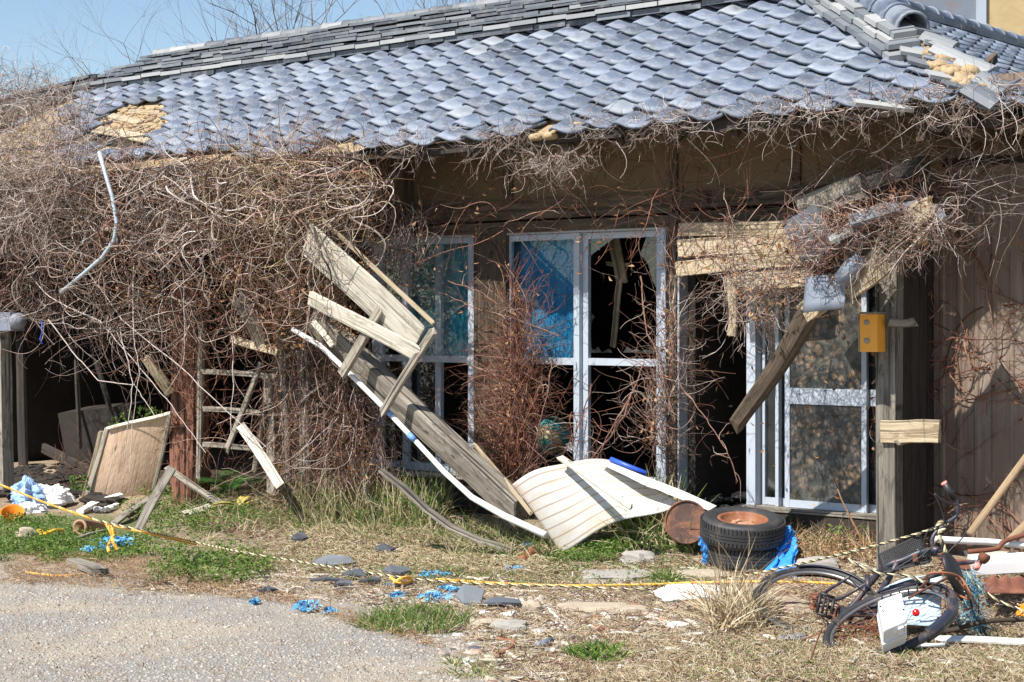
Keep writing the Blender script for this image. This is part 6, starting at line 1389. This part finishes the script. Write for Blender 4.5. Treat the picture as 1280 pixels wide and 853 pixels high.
m = [W(132, 654, 10.5), W(140, 670, 10.48), W(135, 684, 10.47), W(137, 690, 10.45)]; rope(m, 'rope_end', 'rope_orange', 'one of two orange rope ends hanging from the knot, straighter one', .007)
rope([W(139, 656, 10.5), W(142, 668, 10.48), W(141, 676, 10.46), W(147, 687, 10.46)], 'rope_end', 'rope_orange', 'one of two orange rope ends hanging from the knot, outer curved one', .007)
rope([gp(492, 730, .03), gp(500, 724, .07), gp(512, 722, .07), gp(514, 728, .04), gp(498, 728, .05), gp(488, 722, .05)], 'rope_knot', 'rope_orange', 'orange knot lying over the grey shard', .007)
rope([W(1170, 662, 8.92), W(1176, 652, 8.92), W(1184, 656, 8.93), W(1178, 662, 8.9), W(1174, 668, 8.9), W(1180, 685, 8.9), W(1186, 700, 8.9)], 'rope_knot', 'rope_bw', 'cream rope knotted round the handlebar stem', .008)
# ================================================================== vegetation
def wgp(px, py, up=0): return tuple(gp(px, py, up))
def clump(name, material, lab, cat, arr, grp=None): return single(name, arr, material, lab, cat, grp)
def scatter(poly, n, up=0.0): return seeds_poly(poly, n, lambda x, y: gp(x, y, up))
gT = g_ = 'tufts of grass around the house'
clump('tall_grass', 'grass_mix', 'tall mixed green and straw coloured grass below the fallen beam', 'grass', cat_np(blades(scatter([(350, 640), (360, 612), (430, 596), (470, 600), (560, 640), (560, 662), (480, 664), (380, 662)], 1700), .42, .22, .0045, 7), blades(scatter([(440, 610), (540, 640), (560, 660), (450, 650)], 600), .28, .4, .0045, 6)), g_)
clump('grass_tuft', 'grass_mix', 'arching long bladed tuft between the white sheet and the drum', 'grass', cat_np(blades(scatter([(765, 665), (800, 650), (860, 672), (870, 695), (780, 692)], 420), .34, .5, .0055, 8), blades(scatter([(790, 660), (850, 665), (850, 680), (790, 680)], 130), .48, .2, .006, 8)), g_)
clump('dry_tuft', 'straw', 'dry straw tuft with bent stalks in front of the tyres', 'grass', cat_np(blades(scatter([(885, 772), (945, 768), (958, 790), (890, 794)], 520), .30, .45, .0035, 8), blades(scatter([(890, 765), (940, 765), (940, 785), (890, 785)], 60), .55, .25, .003, 9, fall=.25)), g_)
clump('grass_tuft', 'grass_green', 'bright low grass tuft on the sand in front', 'grass', blades(scatter([(440, 786), (480, 770), (530, 764), (600, 780), (560, 794), (500, 796)], 900), .11, .5, .003, 5), g_)
clump('grass_tuft', 'leaf_green', 'small dark weed tuft in the foreground straw', 'weed', blades(scatter([(706, 822), (745, 810), (790, 824), (745, 834)], 420), .08, .7, .005, 4), g_)
clump('grass_tuft', 'grass_green', 'little weed beside the flat concrete slab', 'weed', cat_np(blades(scatter([(818, 722), (848, 722), (845, 734), (820, 734)], 200), .09, .7, .005, 4)), g_)
def leafy(poly, n, h, size, K=4):
    B = noisy(scatter(poly, n), -.05, 5.0, 3); n = len(B); P = B[:, None, :] + RNG.normal(size=(n, K, 3)) * np.array([.035, .035, 0]); P[:, :, 2] = B[:, None, 2] + RNG.uniform(0, h, (n, K)); return leafbatch(P.reshape(-1, 3), size, .5, curl=.15)
g2 = 'patches of low leafy weeds'
clump('weed_patch', 'leaf_green', 'large patch of leafy weeds at the gravel edge below the ropes', 'weed', leafy([(182, 722), (215, 696), (290, 690), (345, 712), (330, 728), (270, 736), (200, 734)], 1300, .10, .013), g2)
clump('weed_patch', 'leaf_green', 'green weeds around the tan stone and orange bowl', 'weed', leafy([(-20, 645), (70, 648), (100, 672), (90, 690), (-20, 705)], 2200, .07, .013), g2)
clump('weed_patch', 'leaf_green', 'weeds spread in front of the clay pipe and blue rag', 'weed', leafy([(60, 690), (110, 668), (190, 670), (240, 690), (120, 705), (50, 705)], 1500, .06, .012), g2)
clump('weed_patch', 'leaf_green', 'leafy weeds under the broken lath frame', 'weed', leafy([(150, 640), (215, 600), (300, 640), (340, 660), (200, 672)], 1500, .10, .015), g2)
clump('weed_patch', 'leaf_dark', 'dark broad leaved weeds in the tall grass', 'weed', leafy([(440, 625), (500, 615), (560, 640), (550, 660), (450, 655)], 900, .22, .022), g2)
clump('weed_patch', 'leaf_green', 'mossy weeds hugging the lower corner of the white sheet', 'weed', leafy([(700, 692), (760, 670), (790, 690), (760, 706), (690, 708)], 1200, .08, .011), g2)
clump('weed_patch', 'leaf_green', 'weeds growing under the glass doors', 'weed', leafy([(960, 660), (1000, 640), (1090, 650), (1095, 690), (1000, 690)], 420, .16, .018), g2)
clump('climbing_ivy', 'leaf_green', 'bright ivy leaves above the plywood panel', 'ivy', leafbatch(seeds_poly([(134, 525), (160, 512), (205, 508), (204, 516), (160, 534), (136, 536)], 60, lambda x, y: HP(x, y, -.45)), .03, .2), None)
clump('climbing_ivy', 'leaf_green', 'small ivy sprig beside the plastic bags', 'ivy', leafbatch(seeds_poly([(88, 595), (112, 592), (112, 612), (90, 615)], 60, lambda x, y: W(x, y, 14.4)), .025, .2), None)
# fern
def fern(c, n, L_, mt, lab):
    arrs = []
    for k in range(n):
        a = random.uniform(0, 6.28); D = np.array([[math.cos(a) * .9, math.sin(a) * .6, 1.0]]); P = walk(np.array([tuple(c)]), D, 26, L_ / 25, .03, (math.cos(a) * .035, math.sin(a) * .025, -.05))[0]
        arrs.append(tubes_np(P[None], np.linspace(.003, .001, 26)[None], np.array([.5]), 3))
        T = np.gradient(P, axis=0); S_ = np.cross(T, [0, 0, 1.0]); S_ /= np.linalg.norm(S_, axis=1, keepdims=True) + 1e-9
        for sg in (-1, 1):
            i = np.arange(3, 26); ll = L_ * .24 * np.sin(np.pi * (i / 27)) ; tip = P[i] + S_[i] * sg * ll[:, None] + T[i] * 1.2; st = np.stack([P[i], (P[i] + tip) / 2 + [0, 0, .004], tip], 1)
            arrs.append(ribbons_np(st, np.array([.004, .0055, .001])[None], RNG.random(len(i)), side=np.tile([[.1, .2, 1.0]], (len(i), 1)) if False else np.cross(tip - P[i], T[i])))
    return single('fern', cat_np(*arrs), mt, lab, 'fern', 'ferns by the lattice')
fern(gp(285, 618, .05), 9, .42, 'leaf_dark', 'dark green fern in front of the lattice'); fern(gp(298, 636, .02), 5, .22, 'yellow_fern', 'yellowed fern frond below the green fern')
# dry reddish stems under the doors
P_ = [(955, 690), (960, 655), (1000, 640), (1100, 645), (1160, 672), (1160, 700), (1090, 704), (1000, 704)]
clump('dry_weeds', 'straw_red', 'thicket of dry reddish weed stalks below the glass doors', 'weed', cat_np(blades(scatter(P_, 1500), .22, .4, .0028, 6), leafbatch(scatter(P_, 1800, .03) + RNG.uniform(0, .08, (1800, 1)) * [0, 0, 1], .012)))
m = MB(); m.tube(Bp((1042, 598, 11.2), (1052, 625, 11.1), (1072, 665, 11.0), (1085, 690, 10.9)), [.004, .005, .007, .007], 6); single('bare_stalk', m, 'straw_red', 'single pale bare stalk leaning in front of the glass door', 'stalk')
clump('shrub_twigs', 'vine_red', 'leafless red twigged sapling in front of the shed opening', 'shrub', vinebatch(np.array([wgp(88, 612)] * 9), np.array([[random.gauss(0, .5), -.1, 1.0] for _ in range(9)]), 14, .04, .2, (0, 0, 0), (.003, .005), 6, twl=8)[0])
# ground litter: straw, twigs, rubble, pebbles
def lying(C, ln, wd, mt, nm, lab, K=5, up=.0):
    n = len(C); a = RNG.uniform(0, 6.28, n); D = np.stack([np.cos(a), np.sin(a), RNG.normal(0, .12, n)], 1); P = walk(C, D, K, RNG.uniform(.3, 1.3, n) * ln / (K - 1), .22, (0, 0, 0)); 
    P[:, :, 2] = C[:, None, 2] + np.abs(RNG.normal(0, .014, (n, K))) + .006
    rr_ = RNG.uniform(.5, 1.2, n) * wd; o = single(nm, tubes_np(P, rr_[:, None] * np.linspace(1, .6, K)[None], RNG.random(n), 3), mt, lab, nm.replace('_', ' ')); o['kind'] = 'stuff'; return o
YARD = [(150, 745), (300, 700), (330, 660), (450, 665), (600, 690), (700, 700), (860, 690), (900, 712), (960, 700), (1160, 700), (1290, 720), (1290, 860), (660, 860), (590, 800), (470, 760), (330, 745)]
lying(scatter(YARD, 10000), .13, .0024, 'straw', 'dry_straw', 'dry straw littering the yard')
lying(scatter([(360, 690), (420, 655), (560, 668), (720, 690), (700, 720), (560, 715), (420, 705)], 6000), .20, .0032, 'straw', 'thick_straw', 'thick straw in front of the fallen beam')
lying(scatter([(0, 720), (30, 690), (200, 700), (350, 745), (480, 780), (560, 815), (500, 800), (350, 755), (200, 740), (0, 730)], 2600), .10, .0018, 'straw_red', 'straw_fringe', 'brown straw along the gravel edge')
lying(scatter([(900, 790), (1290, 780), (1290, 860), (700, 860), (760, 800)], 6000), .10, .0018, 'straw', 'short_straw', 'short dead grass in the near corner')
lying(scatter([(180, 640), (330, 600), (420, 640), (600, 670), (640, 690), (340, 690)], 1600), .14, .0025, 'vine_mixed', 'ground_twigs', 'brown twigs on the ground by the house')
lying(scatter(YARD, 2200), .18, .0035, 'vine_mixed', 'fallen_twigs', 'grey twigs scattered over the yard')
def chips(C, size, mt, nm, lab, flat=.5):
    n = len(C); s_ = RNG.uniform(.4, 1.5, (n, 1, 1)) * size; base = np.array([[-1, -1, 0], [1, -1, 0], [1, 1, 0], [-1, 1, 0], [-.7, -.7, 1], [.7, -.7, 1], [.7, .7, 1], [-.7, .7, 1]], float) * [1, .8, flat]
    a = RNG.uniform(0, 6.28, n); V = np.tile(base, (n, 1, 1)) * s_ * (1 + RNG.normal(0, .22, (n, 8, 1))); ca2, sa2 = np.cos(a)[:, None], np.sin(a)[:, None]; X = V[..., 0] * ca2 - V[..., 1] * sa2; Y = V[..., 0] * sa2 + V[..., 1] * ca2
    V = np.stack([X, Y, V[..., 2]], -1) + C[:, None, :]; idx = np.arange(n * 8).reshape(n, 8); Q = np.concatenate([idx[:, f] for f in ([0, 1, 5, 4], [1, 2, 6, 5], [2, 3, 7, 6], [3, 0, 4, 7], [4, 5, 6, 7])])
    o = single(nm, (V.reshape(-1, 3), Q, np.repeat(RNG.random(n), 8)), mt, lab, nm.replace('_', ' ')); o['kind'] = 'stuff'; return o
chips(scatter(YARD, 4200), .010, 'rubble', 'rubble_chips', 'mixed chips of tile, stone and plaster over the yard')
chips(scatter([(470, 770), (600, 720), (900, 740), (900, 860), (620, 860)], 700), .022, 'rubble', 'rubble_pieces', 'larger broken pieces in the middle of the yard', .4)
chips(scatter([(430, 720), (560, 720), (640, 760), (600, 790), (470, 750)], 260), .022, 'rubble', 'rubble_patch', 'rubble around the slates', .3)
GRAVP = [(-20, 706), (150, 724), (300, 738), (470, 775), (560, 805), (640, 870), (-20, 870)]
chips(scatter([(0, 695), (300, 725), (480, 765), (660, 860), (720, 860), (600, 770), (420, 730), (200, 715)], 3500), .006, 'pebbles', 'edge_gravel', 'gravel strewn over the driveway edge', .6)
chips(scatter(GRAVP, 11000), .0048, 'pebbles', 'gravel', 'fine grey gravel of the driveway', .7)
lying(scatter(GRAVP, 500), .06, .0016, 'straw_red', 'gravel_litter', 'scattered dry bits on the driveway')
chips(scatter(GRAVP, 500), .009, 'pebbles', 'coarse_gravel', 'larger gravel stones on the driveway', .6)
chips(scatter(YARD, 230), .034, 'rubble', 'broken_pieces', 'bigger broken bits of tile, plaster and board over the yard', .25)
chips(scatter([(560, 745), (860, 755), (900, 800), (600, 800)], 160), .03, 'rubble', 'plaster_pieces', 'pale plaster bits in the middle of the yard', .4)
bm2 = MB()
for q in scatter(YARD, 120):
    a = random.uniform(0, 6.28); Lq = random.uniform(.05, .16); e = Vector((math.cos(a) * Lq, math.sin(a) * Lq, random.uniform(-.01, .02))); bm2.board(Vector(q) - e + Vector((0, 0, .012)), Vector(q) + e + Vector((0, 0, .012)), random.uniform(.012, .035), .01, n=4, jag=.008)
tag(single('wood_splinters', bm2, 'wood_pale', 'splinters of grey wood scattered over the yard', 'splinters'), kind='stuff')
clump_g = blades(np.concatenate([scatter([(200, 660), (600, 690), (660, 720), (420, 720), (240, 690)], 1600), scatter([(500, 700), (900, 700), (900, 740), (480, 738)], 1500), scatter([(900, 800), (1290, 790), (1290, 860), (800, 860)], 1400), scatter([(560, 826), (620, 826), (620, 850), (560, 850)], 160)]), .07, .8, .0028, 4)
clump('tall_grass', 'grass_mix', 'loose straw and green blades before the foot of the heavy beam', 'grass', blades(scatter([(540, 668), (640, 672), (700, 690), (690, 704), (560, 700)], 900), .17, .6, .003, 6), gT)
clump('tall_grass', 'grass_mix', 'ragged grass among the weeds under the leaning boards', 'grass', blades(scatter([(215, 620), (350, 600), (370, 650), (330, 672), (230, 660)], 900), .16, .6, .003, 6), gT)
o = single('sparse_grass', clump_g, 'grass_mix', 'sparse short grass over the yard', 'grass'); o['kind'] = 'stuff'
lf = leafy([(180, 660), (560, 640), (900, 700), (860, 730), (420, 735), (180, 700)], 1300, .05, .011); o = single('ground_cover', lf, 'leaf_green', 'scattered weeds among the straw along the house base', 'ground cover'); o['kind'] = 'stuff'
o = single('base_grass', blades(np.concatenate([scatter([(330, 640), (640, 660), (700, 690), (560, 690), (340, 668)], 1500), scatter([(930, 660), (1100, 650), (1170, 690), (1000, 700)], 500)]), .16, .55, .003, 6), 'grass_mix', 'ragged grass along the foot of the house', 'grass'); o['kind'] = 'stuff'
lf = leafy([(560, 700), (860, 700), (880, 735), (480, 735)], 900, .04, .009); o = single('ground_cover', lf, 'leaf_green', 'thin green ground cover between the straw', 'ground cover'); o['kind'] = 'stuff'
lf = leafy([(850, 810), (1290, 800), (1290, 860), (850, 860)], 260, .04, .009); o = single('ground_cover', lf, 'leaf_green', 'small green sprouts in the near corner', 'ground cover'); o['kind'] = 'stuff'
